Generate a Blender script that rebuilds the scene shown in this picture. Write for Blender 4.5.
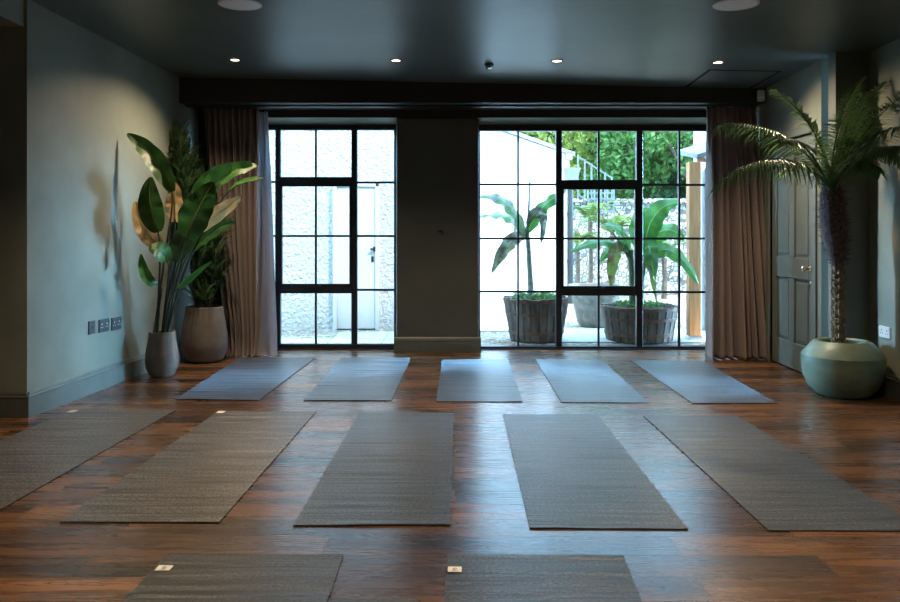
import bpy, math, random
from mathutils import Vector, noise, Matrix
R = random.Random(7)
C = bpy.context.scene.collection
for o in list(bpy.data.objects): bpy.data.objects.remove(o)

# ------------------------------------------------------------------ camera
F = 790.0; H0 = 1.22; VX = 455.0; VY = 230.0       # focal length in px, eye height, vanishing point
cam_d = bpy.data.cameras.new('camera'); cam = bpy.data.objects.new('camera', cam_d); C.objects.link(cam)
cam.location = (0, 0, H0); cam.rotation_euler = (math.pi/2, 0, 0)
cam_d.sensor_fit = 'HORIZONTAL'; cam_d.sensor_width = 36; cam_d.lens = F/900*36
cam_d.shift_x = -(VX-450)/900; cam_d.shift_y = -(301-VY)/900
cam_d.clip_start = 0.05; cam_d.clip_end = 300
bpy.context.scene.camera = cam

# ------------------------------------------------------------------ world, sun, exposure
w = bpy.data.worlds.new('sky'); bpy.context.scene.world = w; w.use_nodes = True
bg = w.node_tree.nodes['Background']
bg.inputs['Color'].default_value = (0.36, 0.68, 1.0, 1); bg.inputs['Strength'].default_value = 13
# unseen glow lobes added to the sky to light the side walls through the windows
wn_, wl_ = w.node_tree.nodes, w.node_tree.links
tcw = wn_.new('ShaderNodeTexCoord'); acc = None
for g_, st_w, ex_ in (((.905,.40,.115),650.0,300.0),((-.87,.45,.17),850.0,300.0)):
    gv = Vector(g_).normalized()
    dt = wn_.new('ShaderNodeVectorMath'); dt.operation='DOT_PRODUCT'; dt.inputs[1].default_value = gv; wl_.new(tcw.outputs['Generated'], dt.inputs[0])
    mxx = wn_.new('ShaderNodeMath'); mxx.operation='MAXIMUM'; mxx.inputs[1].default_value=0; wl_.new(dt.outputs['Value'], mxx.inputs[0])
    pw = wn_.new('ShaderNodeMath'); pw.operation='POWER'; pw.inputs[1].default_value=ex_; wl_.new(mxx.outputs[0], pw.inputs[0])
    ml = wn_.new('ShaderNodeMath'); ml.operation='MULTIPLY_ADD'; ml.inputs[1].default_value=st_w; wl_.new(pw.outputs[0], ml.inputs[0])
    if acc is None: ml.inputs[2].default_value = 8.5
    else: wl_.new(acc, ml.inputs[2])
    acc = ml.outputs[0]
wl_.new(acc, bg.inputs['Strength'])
sd = bpy.data.lights.new('sun', 'SUN'); sd.energy = 6.0; sd.angle = math.radians(8); sd.color = (1, .93, .82)
sun = bpy.data.objects.new('sun', sd); C.objects.link(sun)
sun.rotation_euler = (math.radians(38), math.radians(12), math.radians(28))
DOWN_W = 100.0; WALL_W = 155.0
vs = bpy.context.scene.view_settings
vs.view_transform = 'Standard'; vs.look = 'None'; vs.gamma = 1; vs.use_curve_mapping = False
vs.exposure = 0.2

def P(px, py, Y): return Vector(((px-VX)*Y/F, Y, H0-(py-VY)*Y/F))
def FL(px, py):
    Y = F*H0/(py-VY); return Vector(((px-VX)*Y/F, Y, 0))

# ------------------------------------------------------------------ materials
def mat(name): 
    m = bpy.data.materials.new(name); m.use_nodes = True
    return m, m.node_tree.nodes, m.node_tree.links, m.node_tree.nodes['Principled BSDF']
def N(ns, t, **k):
    n = ns.new(t)
    for a, b in k.items(): setattr(n, a, b)
    return n
def ramp(ns, stops):
    r = ns.new('ShaderNodeValToRGB'); e = r.color_ramp.elements
    e[0].position, e[0].color = stops[0][0], (*stops[0][1], 1)
    e[1].position, e[1].color = stops[1][0], (*stops[1][1], 1)
    for p, c in stops[2:]:
        x = e.new(p); x.color = (*c, 1)
    return r
def simple(name, c1, c2=None, scale=6, rough=.6, bump=0, bscale=40, metal=0, spec=.5, detail=6, stretch=(1,1,1), sheen=0):
    m, ns, ls, b = mat(name)
    c2 = c2 or c1
    tc = N(ns, 'ShaderNodeTexCoord'); mp = N(ns, 'ShaderNodeMapping'); mp.inputs['Scale'].default_value = stretch
    ls.new(tc.outputs['Object'], mp.inputs['Vector'])
    n = N(ns, 'ShaderNodeTexNoise'); n.inputs['Scale'].default_value = scale; n.inputs['Detail'].default_value = detail
    ls.new(mp.outputs[0], n.inputs['Vector'])
    r = ramp(ns, [(.35, c1), (.65, c2)]); ls.new(n.outputs['Fac'], r.inputs['Fac'])
    ls.new(r.outputs['Color'], b.inputs['Base Color'])
    b.inputs['Roughness'].default_value = rough; b.inputs['Metallic'].default_value = metal
    b.inputs['Specular IOR Level'].default_value = spec
    if sheen: b.inputs['Sheen Weight'].default_value = sheen
    if bump:
        n2 = N(ns, 'ShaderNodeTexNoise'); n2.inputs['Scale'].default_value = bscale; n2.inputs['Detail'].default_value = 4
        ls.new(mp.outputs[0], n2.inputs['Vector'])
        bp = N(ns, 'ShaderNodeBump'); bp.inputs['Strength'].default_value = bump; bp.inputs['Distance'].default_value = .01
        ls.new(n2.outputs['Fac'], bp.inputs['Height']); ls.new(bp.outputs[0], b.inputs['Normal'])
    return m

def plaster(name, c1, c2, rough, bump=.08):
    m = simple(name, c1, c2, scale=1.6, rough=rough, bump=bump, bscale=9, detail=8)
    return m
M = {}
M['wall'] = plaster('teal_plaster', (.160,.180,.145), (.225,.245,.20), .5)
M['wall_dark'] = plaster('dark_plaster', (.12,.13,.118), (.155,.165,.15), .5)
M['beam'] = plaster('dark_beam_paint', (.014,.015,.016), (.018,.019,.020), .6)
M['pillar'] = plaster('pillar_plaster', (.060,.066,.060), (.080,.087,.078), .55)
M['ceiling'] = plaster('ceiling_paint', (.062,.078,.078), (.085,.104,.103), .38, .12)
M['skirt'] = simple('skirting_paint', (.11,.14,.135), (.13,.16,.152), rough=.35)
M['skirt_dark'] = simple('skirting_paint_dark', (.09,.10,.09), (.10,.11,.10), rough=.4)
M['door'] = simple('door_paint', (.12,.145,.13), (.14,.165,.15), rough=.4)
M['black'] = simple('black_steel', (.012,.015,.02), (.02,.024,.03), rough=.4)
M['black_plastic'] = simple('black_plastic', (.03,.035,.038), rough=.35)
M['dark'] = simple('shadow_gap', (.008,.008,.008), rough=.9)
M['white'] = simple('white_plastic', (.62,.64,.64), rough=.35)
M['grille'] = simple('speaker_grille', (.80,.80,.84), rough=.6)
M['brass'] = simple('brass', (.75,.58,.36), rough=.22, metal=1)
M['chrome'] = simple('steel', (.6,.6,.6), rough=.25, metal=1)
M['soil'] = simple('soil', (.03,.02,.013), (.07,.045,.03), scale=40, rough=.95, bump=.8, bscale=60)
M['render'] = simple('white_render', (.62,.64,.66), (.66,.68,.70), rough=.8, bump=.1, bscale=20)
M['outdoor_white'] = simple('outdoor_white_paint', (.58,.57,.55), rough=.5)
M['slate'] = simple('slate', (.17,.19,.21), (.25,.27,.29), scale=10, rough=.6)
M['paving'] = simple('pale_paving', (.42,.42,.41), (.52,.52,.50), scale=5, rough=.8)
M['post'] = simple('timber_post', (.42,.17,.055), (.55,.25,.09), scale=5, rough=.6, stretch=(6,6,.6))
M['twig'] = simple('bark', (.07,.05,.035), (.14,.10,.07), scale=20, rough=.9, bump=.5)
M['stone_pot'] = simple('weathered_stone', (.17,.15,.12), (.28,.25,.21), scale=12, rough=.9, bump=.4)
M['flash'] = simple('lead_flashing', (.11,.13,.15), (.15,.17,.19), rough=.5)
M['terra'] = simple('orange_brick', (.45,.22,.13), (.55,.3,.2), rough=.8)

def mat_glass():
    m, ns, ls, b = mat('window_glass'); ns.remove(b)
    out = ns['Material Output']; t = N(ns,'ShaderNodeBsdfTransparent'); t.inputs[0].default_value=(.96,.98,.98,1)
    g = N(ns,'ShaderNodeBsdfGlossy'); g.inputs['Roughness'].default_value=.02; g.inputs[0].default_value=(1,1,1,1)
    fr = N(ns,'ShaderNodeFresnel'); gb = N(ns,'ShaderNodeNewGeometry'); mr = N(ns,'ShaderNodeMapRange'); mr.inputs[3].default_value=1.3; mr.inputs[4].default_value=1/1.3
    ls.new(gb.outputs['Backfacing'], mr.inputs[0]); ls.new(mr.outputs[0], fr.inputs[0]); mx = N(ns,'ShaderNodeMixShader')
    ls.new(fr.outputs[0], mx.inputs[0]); ls.new(t.outputs[0], mx.inputs[1]); ls.new(g.outputs[0], mx.inputs[2]); ls.new(mx.outputs[0], out.inputs[0])
    return m
M['glass'] = mat_glass()
def mat_emit(name, c, s):
    m, ns, ls, b = mat(name)
    b.inputs['Base Color'].default_value=(.9,.9,.9,1); b.inputs['Emission Color'].default_value=(*c,1); b.inputs['Emission Strength'].default_value=s
    return m
M['lamp'] = mat_emit('lamp_glow', (1,.78,.55), 9)

def mat_floor():
    m, ns, ls, b = mat('wood_plank_floor')
    tc = N(ns,'ShaderNodeTexCoord')
    br = N(ns,'ShaderNodeTexBrick'); br.offset=.37; br.squash=1
    br.inputs['Scale'].default_value=1; br.inputs['Brick Width'].default_value=1.35; br.inputs['Row Height'].default_value=.185
    br.inputs['Mortar Size'].default_value=.0022; br.inputs['Mortar Smooth'].default_value=.2
    br.inputs['Color1'].default_value=(0,0,0,1); br.inputs['Color2'].default_value=(1,1,1,1); br.inputs['Mortar'].default_value=(.5,.5,.5,1)
    ls.new(tc.outputs['Object'], br.inputs['Vector'])
    # per-plank offset of the grain
    ad = N(ns,'ShaderNodeVectorMath', operation='MULTIPLY_ADD'); ad.inputs[1].default_value=(7,5,3)
    ls.new(br.outputs['Color'], ad.inputs[0]); ls.new(tc.outputs['Object'], ad.inputs[2])
    mp = N(ns,'ShaderNodeMapping'); mp.inputs['Scale'].default_value=(1.1,14,1); ls.new(ad.outputs[0], mp.inputs[0])
    n1 = N(ns,'ShaderNodeTexNoise'); n1.inputs['Scale'].default_value=1.6; n1.inputs['Detail'].default_value=9; n1.inputs['Roughness'].default_value=.68; n1.inputs['Distortion'].default_value=.9
    ls.new(mp.outputs[0], n1.inputs[0])
    mp2 = N(ns,'ShaderNodeMapping'); mp2.inputs['Scale'].default_value=(.55,2.6,1); ls.new(ad.outputs[0], mp2.inputs[0])
    n2 = N(ns,'ShaderNodeTexNoise'); n2.inputs['Scale'].default_value=1.7; n2.inputs['Detail'].default_value=5; ls.new(mp2.outputs[0], n2.inputs[0])
    r1 = ramp(ns, [(.30,(.016,.009,.006)), (.84,(.36,.170,.060)), (.46,(.056,.027,.013)), (.60,(.165,.072,.025))])
    mm = N(ns,'ShaderNodeMath', operation='MULTIPLY_ADD'); mm.inputs[1].default_value=.58; ls.new(n1.outputs['Fac'], mm.inputs[0])
    m2 = N(ns,'ShaderNodeMath', operation='MULTIPLY_ADD'); m2.inputs[1].default_value=.55; ls.new(n2.outputs['Fac'], m2.inputs[0])
    m3 = N(ns,'ShaderNodeMath', operation='MULTIPLY'); m3.inputs[1].default_value=.14; ls.new(br.outputs['Color'], m3.inputs[0])
    m4 = N(ns,'ShaderNodeMath', operation='ADD'); m4.inputs[1].default_value=-.14; ls.new(m3.outputs[0], m4.inputs[0])
    ls.new(m4.outputs[0], m2.inputs[2]); ls.new(m2.outputs[0], mm.inputs[2])
    ls.new(mm.outputs[0], r1.inputs[0])
    mx = N(ns,'ShaderNodeMix', data_type='RGBA', blend_type='MULTIPLY'); mx.inputs[0].default_value=1
    ls.new(r1.outputs[0], mx.inputs[6])
    gr = ramp(ns, [(0,(1,1,1)), (1,(.25,.2,.18))]); ls.new(br.outputs['Fac'], gr.inputs[0]); ls.new(gr.outputs[0], mx.inputs[7])
    ls.new(mx.outputs[2], b.inputs['Base Color'])
    rr = N(ns,'ShaderNodeMapRange'); rr.inputs[3].default_value=.23; rr.inputs[4].default_value=.32; ls.new(n1.outputs['Fac'], rr.inputs[0]); ls.new(rr.outputs[0], b.inputs['Roughness'])
    b.inputs['Specular IOR Level'].default_value=.9; b.inputs['IOR'].default_value=1.55
    bp = N(ns,'ShaderNodeBump'); bp.inputs['Strength'].default_value=.06; bp.inputs['Distance'].default_value=.003; ls.new(n1.outputs['Fac'], bp.inputs['Height'])
    bp2 = N(ns,'ShaderNodeBump', invert=True); bp2.inputs['Strength'].default_value=.4; bp2.inputs['Distance'].default_value=.003; ls.new(br.outputs['Fac'], bp2.inputs['Height']); ls.new(bp.outputs[0], bp2.inputs['Normal'])
    ls.new(bp2.outputs[0], b.inputs['Normal'])
    return m
M['floor'] = mat_floor()

def mat_mat(name, c1, c2):
    m, ns, ls, b = mat(name)
    uv = N(ns,'ShaderNodeUVMap')                 # u across, v along, in metres
    mp = N(ns,'ShaderNodeMapping'); mp.inputs['Scale'].default_value=(1.2,30,1); ls.new(uv.outputs[0], mp.inputs[0])
    n1 = N(ns,'ShaderNodeTexNoise'); n1.inputs['Scale'].default_value=1.5; n1.inputs['Detail'].default_value=5; ls.new(mp.outputs[0], n1.inputs[0])
    n2 = N(ns,'ShaderNodeTexNoise'); n2.inputs['Scale'].default_value=85; n2.inputs['Detail'].default_value=2; ls.new(uv.outputs[0], n2.inputs[0])
    r = ramp(ns, [(.42,c1),(.60,c2)]); ls.new(n2.outputs['Fac'], r.inputs[0])
    r2 = ramp(ns, [(.36,(.35,.35,.37)),(.64,(1.7,1.68,1.65))]); ls.new(n1.outputs['Fac'], r2.inputs[0])
    mm = N(ns,'ShaderNodeMix', data_type='RGBA', blend_type='MULTIPLY'); mm.inputs[0].default_value=1; ls.new(r.outputs[0], mm.inputs[6]); ls.new(r2.outputs[0], mm.inputs[7])
    ls.new(mm.outputs[2], b.inputs['Base Color'])
    b.inputs['Roughness'].default_value=.36; b.inputs['IOR'].default_value=1.52; b.inputs['Sheen Weight'].default_value=.10 if 'charcoal' in name else (.15 if 'taupe' in name else .38); b.inputs['Sheen Roughness'].default_value=.35; b.inputs['Sheen Tint'].default_value=(.7,.85,1,1); b.inputs['Specular IOR Level'].default_value=.5
    wv = N(ns,'ShaderNodeTexWave', wave_type='BANDS', bands_direction='Y'); wv.inputs['Scale'].default_value=36; wv.inputs['Distortion'].default_value=.6; wv.inputs['Detail'].default_value=2
    ls.new(uv.outputs[0], wv.inputs[0])
    b1 = N(ns,'ShaderNodeBump'); b1.inputs['Strength'].default_value=.35; b1.inputs['Distance'].default_value=.002; ls.new(wv.outputs['Fac'], b1.inputs['Height'])
    b2 = N(ns,'ShaderNodeBump'); b2.inputs['Strength'].default_value=.35; b2.inputs['Distance'].default_value=.002; ls.new(n2.outputs['Fac'], b2.inputs['Height']); ls.new(b1.outputs[0], b2.inputs['Normal'])
    b3 = N(ns,'ShaderNodeBump'); b3.inputs['Strength'].default_value=.7; b3.inputs['Distance'].default_value=.006; ls.new(n1.outputs['Fac'], b3.inputs['Height']); ls.new(b2.outputs[0], b3.inputs['Normal'])
    ls.new(b3.outputs[0], b.inputs['Normal'])
    return m
M['mat_grey'] = mat_mat('yoga_mat_grey', (.009,.011,.014), (.100,.108,.120))
M['mat_warm'] = mat_mat('yoga_mat_taupe', (.022,.021,.020), (.165,.150,.138))
M['mat_dark'] = mat_mat('yoga_mat_charcoal', (.005,.005,.006), (.055,.056,.060))
M['mat_edge'] = simple('mat_edge', (.012,.012,.014), rough=.8)
M['tag'] = simple('mat_tag', (.72,.70,.66), rough=.6)

def mat_leaf(name, top, under, vein, rough=.35, veins=26, trans=.25, spot=None):
    m, ns, ls, b = mat(name)
    uv = N(ns,'ShaderNodeUVMap'); sp = N(ns,'ShaderNodeSeparateXYZ'); ls.new(uv.outputs[0], sp.inputs[0])
    # u along 0..1, v across -1..1
    ab = N(ns,'ShaderNodeMath', operation='ABSOLUTE'); ls.new(sp.outputs[1], ab.inputs[0])
    k = N(ns,'ShaderNodeMath', operation='MULTIPLY_ADD'); k.inputs[1].default_value=-.18; ls.new(ab.outputs[0], k.inputs[0]); ls.new(sp.outputs[0], k.inputs[2])
    s = N(ns,'ShaderNodeMath', operation='MULTIPLY'); s.inputs[1].default_value=veins*6.28; ls.new(k.outputs[0], s.inputs[0])
    si = N(ns,'ShaderNodeMath', operation='SINE'); ls.new(s.outputs[0], si.inputs[0])
    vr = N(ns,'ShaderNodeMapRange'); vr.inputs[1].default_value=-1; vr.inputs[2].default_value=1; ls.new(si.outputs[0], vr.inputs[0])
    mid = N(ns,'ShaderNodeMath', operation='LESS_THAN'); mid.inputs[1].default_value=.055; ls.new(ab.outputs[0], mid.inputs[0])
    geo = N(ns,'ShaderNodeNewGeometry')
    mx = N(ns,'ShaderNodeMix', data_type='RGBA'); mx.inputs[6].default_value=(*top,1); mx.inputs[7].default_value=(*under,1); ls.new(geo.outputs['Backfacing'], mx.inputs[0])
    nz = N(ns,'ShaderNodeTexNoise'); nz.inputs['Scale'].default_value=9; tc = N(ns,'ShaderNodeTexCoord'); ls.new(tc.outputs['Object'], nz.inputs[0])
    hs = N(ns,'ShaderNodeMix', data_type='RGBA', blend_type='MULTIPLY'); hs.inputs[0].default_value=.8
    rr = ramp(ns, [(.3,(.6,.6,.6)),(.7,(1.25,1.2,1.1))]); ls.new(nz.outputs['Fac'], rr.inputs[0]); ls.new(mx.outputs[2], hs.inputs[6]); ls.new(rr.outputs[0], hs.inputs[7])
    st = N(ns,'ShaderNodeMix', data_type='RGBA', blend_type='MULTIPLY'); st.inputs[0].default_value=.5
    rs = ramp(ns, [(0,(.55,.6,.55)),(1,(1.15,1.15,1.1))]); ls.new(vr.outputs[0], rs.inputs[0]); ls.new(hs.outputs[2], st.inputs[6]); ls.new(rs.outputs[0], st.inputs[7])
    fin = N(ns,'ShaderNodeMix', data_type='RGBA'); ls.new(mid.outputs[0], fin.inputs[0]); ls.new(st.outputs[2], fin.inputs[6]); fin.inputs[7].default_value=(*vein,1)
    col = fin.outputs[2]
    if spot:
        n3 = N(ns,'ShaderNodeTexNoise'); n3.inputs['Scale'].default_value=11; n3.inputs['Detail'].default_value=8; ls.new(tc.outputs['Object'], n3.inputs[0])
        r3 = ramp(ns, [(.48,(0,0,0)),(.56,(1,1,1))]); ls.new(n3.outputs['Fac'], r3.inputs[0])
        f3 = N(ns,'ShaderNodeMix', data_type='RGBA'); ls.new(r3.outputs[0], f3.inputs[0]); ls.new(col, f3.inputs[6]); f3.inputs[7].default_value=(*spot,1); col = f3.outputs[2]
    ls.new(col, b.inputs['Base Color']); b.inputs['Roughness'].default_value=rough
    bp = N(ns,'ShaderNodeBump'); bp.inputs['Strength'].default_value=.5; bp.inputs['Distance'].default_value=.004; ls.new(vr.outputs[0], bp.inputs['Height']); ls.new(bp.outputs[0], b.inputs['Normal'])
    if trans:
        out = ns['Material Output']; tr = N(ns,'ShaderNodeBsdfTranslucent'); ls.new(col, tr.inputs[0]); ms = N(ns,'ShaderNodeMixShader'); ms.inputs[0].default_value=trans
        ls.new(b.outputs[0], ms.inputs[1]); ls.new(tr.outputs[0], ms.inputs[2]); ls.new(ms.outputs[0], out.inputs[0])
    return m
M['leaf_strel'] = mat_leaf('broad_leaf', (.040,.12,.022), (.36,.26,.13), (.30,.36,.12))
M['leaf_gold'] = mat_leaf('broad_leaf_underside', (.72,.44,.19), (.68,.42,.18), (.85,.70,.32), trans=.45)
M['leaf_bright'] = mat_leaf('broad_leaf_bright', (.075,.22,.035), (.10,.24,.05), (.2,.4,.1))
M['leaf_dark'] = mat_leaf('dark_leaf', (.055,.11,.045), (.065,.125,.05), (.12,.18,.07), veins=2)
M['leaf_palm'] = mat_leaf('palm_leaf', (.10,.20,.075), (.11,.22,.08), (.2,.3,.12), veins=1)
M['leaf_banana'] = mat_leaf('banana_leaf', (.07,.22,.04), (.08,.20,.05), (.2,.32,.1), trans=.4)
M['leaf_pale'] = mat_leaf('banana_leaf_weathered', (.17,.32,.12), (.17,.30,.11), (.25,.3,.16), trans=.3, spot=(.30,.31,.28))
M['leaf_torn'] = mat_leaf('banana_leaf_withered', (.22,.24,.14), (.22,.22,.14), (.35,.35,.25), trans=.3, spot=(.10,.085,.07))
M['leaf_yellow'] = mat_leaf('banana_leaf_yellowing', (.18,.25,.05), (.18,.22,.06), (.3,.3,.1), trans=.4, spot=(.16,.08,.03))
M['stem'] = simple('green_stem', (.05,.075,.03), (.10,.13,.05), scale=8, rough=.45)
M['stem_dark'] = simple('dark_stem', (.018,.026,.02), (.03,.042,.03), scale=8, rough=.4)
M['banana_trunk'] = simple('banana_stem', (.16,.17,.13), (.36,.35,.28), scale=25, rough=.8)
M['tree_a'] = mat_leaf('tree_leaf_green', (.10,.22,.04), (.10,.22,.05), (.06,.13,.03), rough=.6, veins=1, trans=.35)
M['tree_b'] = mat_leaf('tree_leaf_yellow', (.26,.33,.05), (.26,.32,.06), (.1,.16,.03), rough=.6, veins=1, trans=.35)
M['tree_c'] = mat_leaf('tree_leaf_dark', (.04,.10,.03), (.045,.10,.035), (.03,.065,.025), rough=.6, veins=1, trans=.3)
M['fern'] = mat_leaf('fern_leaf', (.19,.27,.07), (.19,.26,.08), (.16,.22,.06), rough=.6, veins=1, trans=.4)
M['pot_grey'] = simple('grey_brown_pot', (.125,.105,.088), (.19,.162,.138), scale=5, rough=.75, bump=.15, bscale=30)
M['pot_green'] = simple('celadon_pot', (.065,.112,.078), (.15,.185,.125), scale=3.5, rough=.42, bump=.25, bscale=14, stretch=(1,1,2.5))
M['fibre'] = simple('palm_fibre', (.05,.03,.032), (.14,.085,.08), scale=40, rough=.9)
M['trunk'] = simple('palm_trunk', (.10,.078,.045), (.26,.20,.11), scale=20, rough=.8, bump=.3)

def mat_curtain():
    m, ns, ls, b = mat('curtain_cloth')
    tc = N(ns,'ShaderNodeTexCoord'); n = N(ns,'ShaderNodeTexNoise'); n.inputs['Scale'].default_value=160; ls.new(tc.outputs['Object'], n.inputs[0])
    r = ramp(ns, [(.35,(.22,.160,.142)),(.65,(.36,.275,.245))]); ls.new(n.outputs['Fac'], r.inputs[0]); ls.new(r.outputs[0], b.inputs['Base Color'])
    b.inputs['Roughness'].default_value=.75; b.inputs['Sheen Weight'].default_value=.3
    out = ns['Material Output']; tr = N(ns,'ShaderNodeBsdfTranslucent'); tr.inputs[0].default_value=(.50,.38,.37,1); ms = N(ns,'ShaderNodeMixShader'); ms.inputs[0].default_value=.32
    ls.new(b.outputs[0], ms.inputs[1]); ls.new(tr.outputs[0], ms.inputs[2]); ls.new(ms.outputs[0], out.inputs[0])
    return m
M['curtain'] = mat_curtain()
M['lining'] = simple('lining_cloth', (.38,.37,.41), (.48,.46,.51), scale=120, rough=.8)
_b=M['lining'].node_tree; _p=_b.nodes['Principled BSDF']; _t=_b.nodes.new('ShaderNodeBsdfTranslucent'); _t.inputs[0].default_value=(.52,.50,.54,1); _m=_b.nodes.new('ShaderNodeMixShader'); _m.inputs[0].default_value=.5
_b.links.new(_p.outputs[0],_m.inputs[1]); _b.links.new(_t.outputs[0],_m.inputs[2]); _b.links.new(_m.outputs[0],_b.nodes['Material Output'].inputs[0])
def mat_pebble():
    m, ns, ls, b = mat('pebbledash')
    tc = N(ns,'ShaderNodeTexCoord'); n = N(ns,'ShaderNodeTexNoise'); n.inputs['Scale'].default_value=22; n.inputs['Detail'].default_value=3; n.inputs['Roughness'].default_value=.6
    ls.new(tc.outputs['Object'], n.inputs[0])
    b.inputs['Base Color'].default_value=(.55,.55,.54,1); b.inputs['Roughness'].default_value=.85
    bp = N(ns,'ShaderNodeBump'); bp.inputs['Strength'].default_value=1; bp.inputs['Distance'].default_value=.05; ls.new(n.outputs['Fac'], bp.inputs['Height']); ls.new(bp.outputs[0], b.inputs['Normal'])
    return m
M['pebble'] = mat_pebble()
def mat_voro(name, scale, cols, gap, bump=.6):
    m, ns, ls, b = mat(name)
    tc = N(ns,'ShaderNodeTexCoord')
    v = N(ns,'ShaderNodeTexVoronoi'); v.inputs['Scale'].default_value=scale; ls.new(tc.outputs['Object'], v.inputs['Vector'])
    v2 = N(ns,'ShaderNodeTexVoronoi', feature='DISTANCE_TO_EDGE'); v2.inputs['Scale'].default_value=scale; ls.new(tc.outputs['Object'], v2.inputs['Vector'])
    sp = N(ns,'ShaderNodeSeparateColor'); ls.new(v.outputs['Color'], sp.inputs[0])
    r = ramp(ns, cols); ls.new(sp.outputs[0], r.inputs[0])
    e = ramp(ns, [(.02,(0,0,0)),(.10,(1,1,1))]); ls.new(v2.outputs['Distance'], e.inputs[0])
    mx = N(ns,'ShaderNodeMix', data_type='RGBA'); ls.new(e.outputs[0], mx.inputs[0]); mx.inputs[6].default_value=(*gap,1); ls.new(r.outputs[0], mx.inputs[7])
    ls.new(mx.outputs[2], b.inputs['Base Color']); b.inputs['Roughness'].default_value=.85
    bp = N(ns,'ShaderNodeBump'); bp.inputs['Strength'].default_value=bump; bp.inputs['Distance'].default_value=.03; ls.new(e.outputs[0], bp.inputs['Height']); ls.new(bp.outputs[0], b.inputs['Normal'])
    return m
M['gravel'] = mat_voro('gravel', 26, [(0,(.20,.13,.08)),(1,(.70,.62,.52)),(.4,(.42,.32,.22))], (.10,.07,.05))
M['flint'] = mat_voro('flint_wall', 13, [(0,(.06,.06,.06)),(1,(.62,.60,.55)),(.12,(.22,.21,.19)),(.3,(.45,.43,.38))], (.14,.13,.11), .9)
def mat_barrel():
    m, ns, ls, b = mat('barrel_wood')
    tc = N(ns,'ShaderNodeTexCoord'); mp = N(ns,'ShaderNodeMapping'); mp.inputs['Scale'].default_value=(6,6,1.2); ls.new(tc.outputs['Object'], mp.inputs[0])
    n = N(ns,'ShaderNodeTexNoise'); n.inputs['Scale'].default_value=3; n.inputs['Detail'].default_value=8; ls.new(mp.outputs[0], n.inputs[0])
    r = ramp(ns, [(.3,(.040,.030,.024)),(.7,(.17,.125,.095))]); ls.new(n.outputs['Fac'], r.inputs[0]); ls.new(r.outputs[0], b.inputs['Base Color'])
    b.inputs['Roughness'].default_value=.8
    return m
M['barrel'] = mat_barrel()
M['hoop'] = simple('rusty_hoop', (.10,.055,.035), (.20,.10,.06), scale=15, rough=.7, metal=.3)

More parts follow.
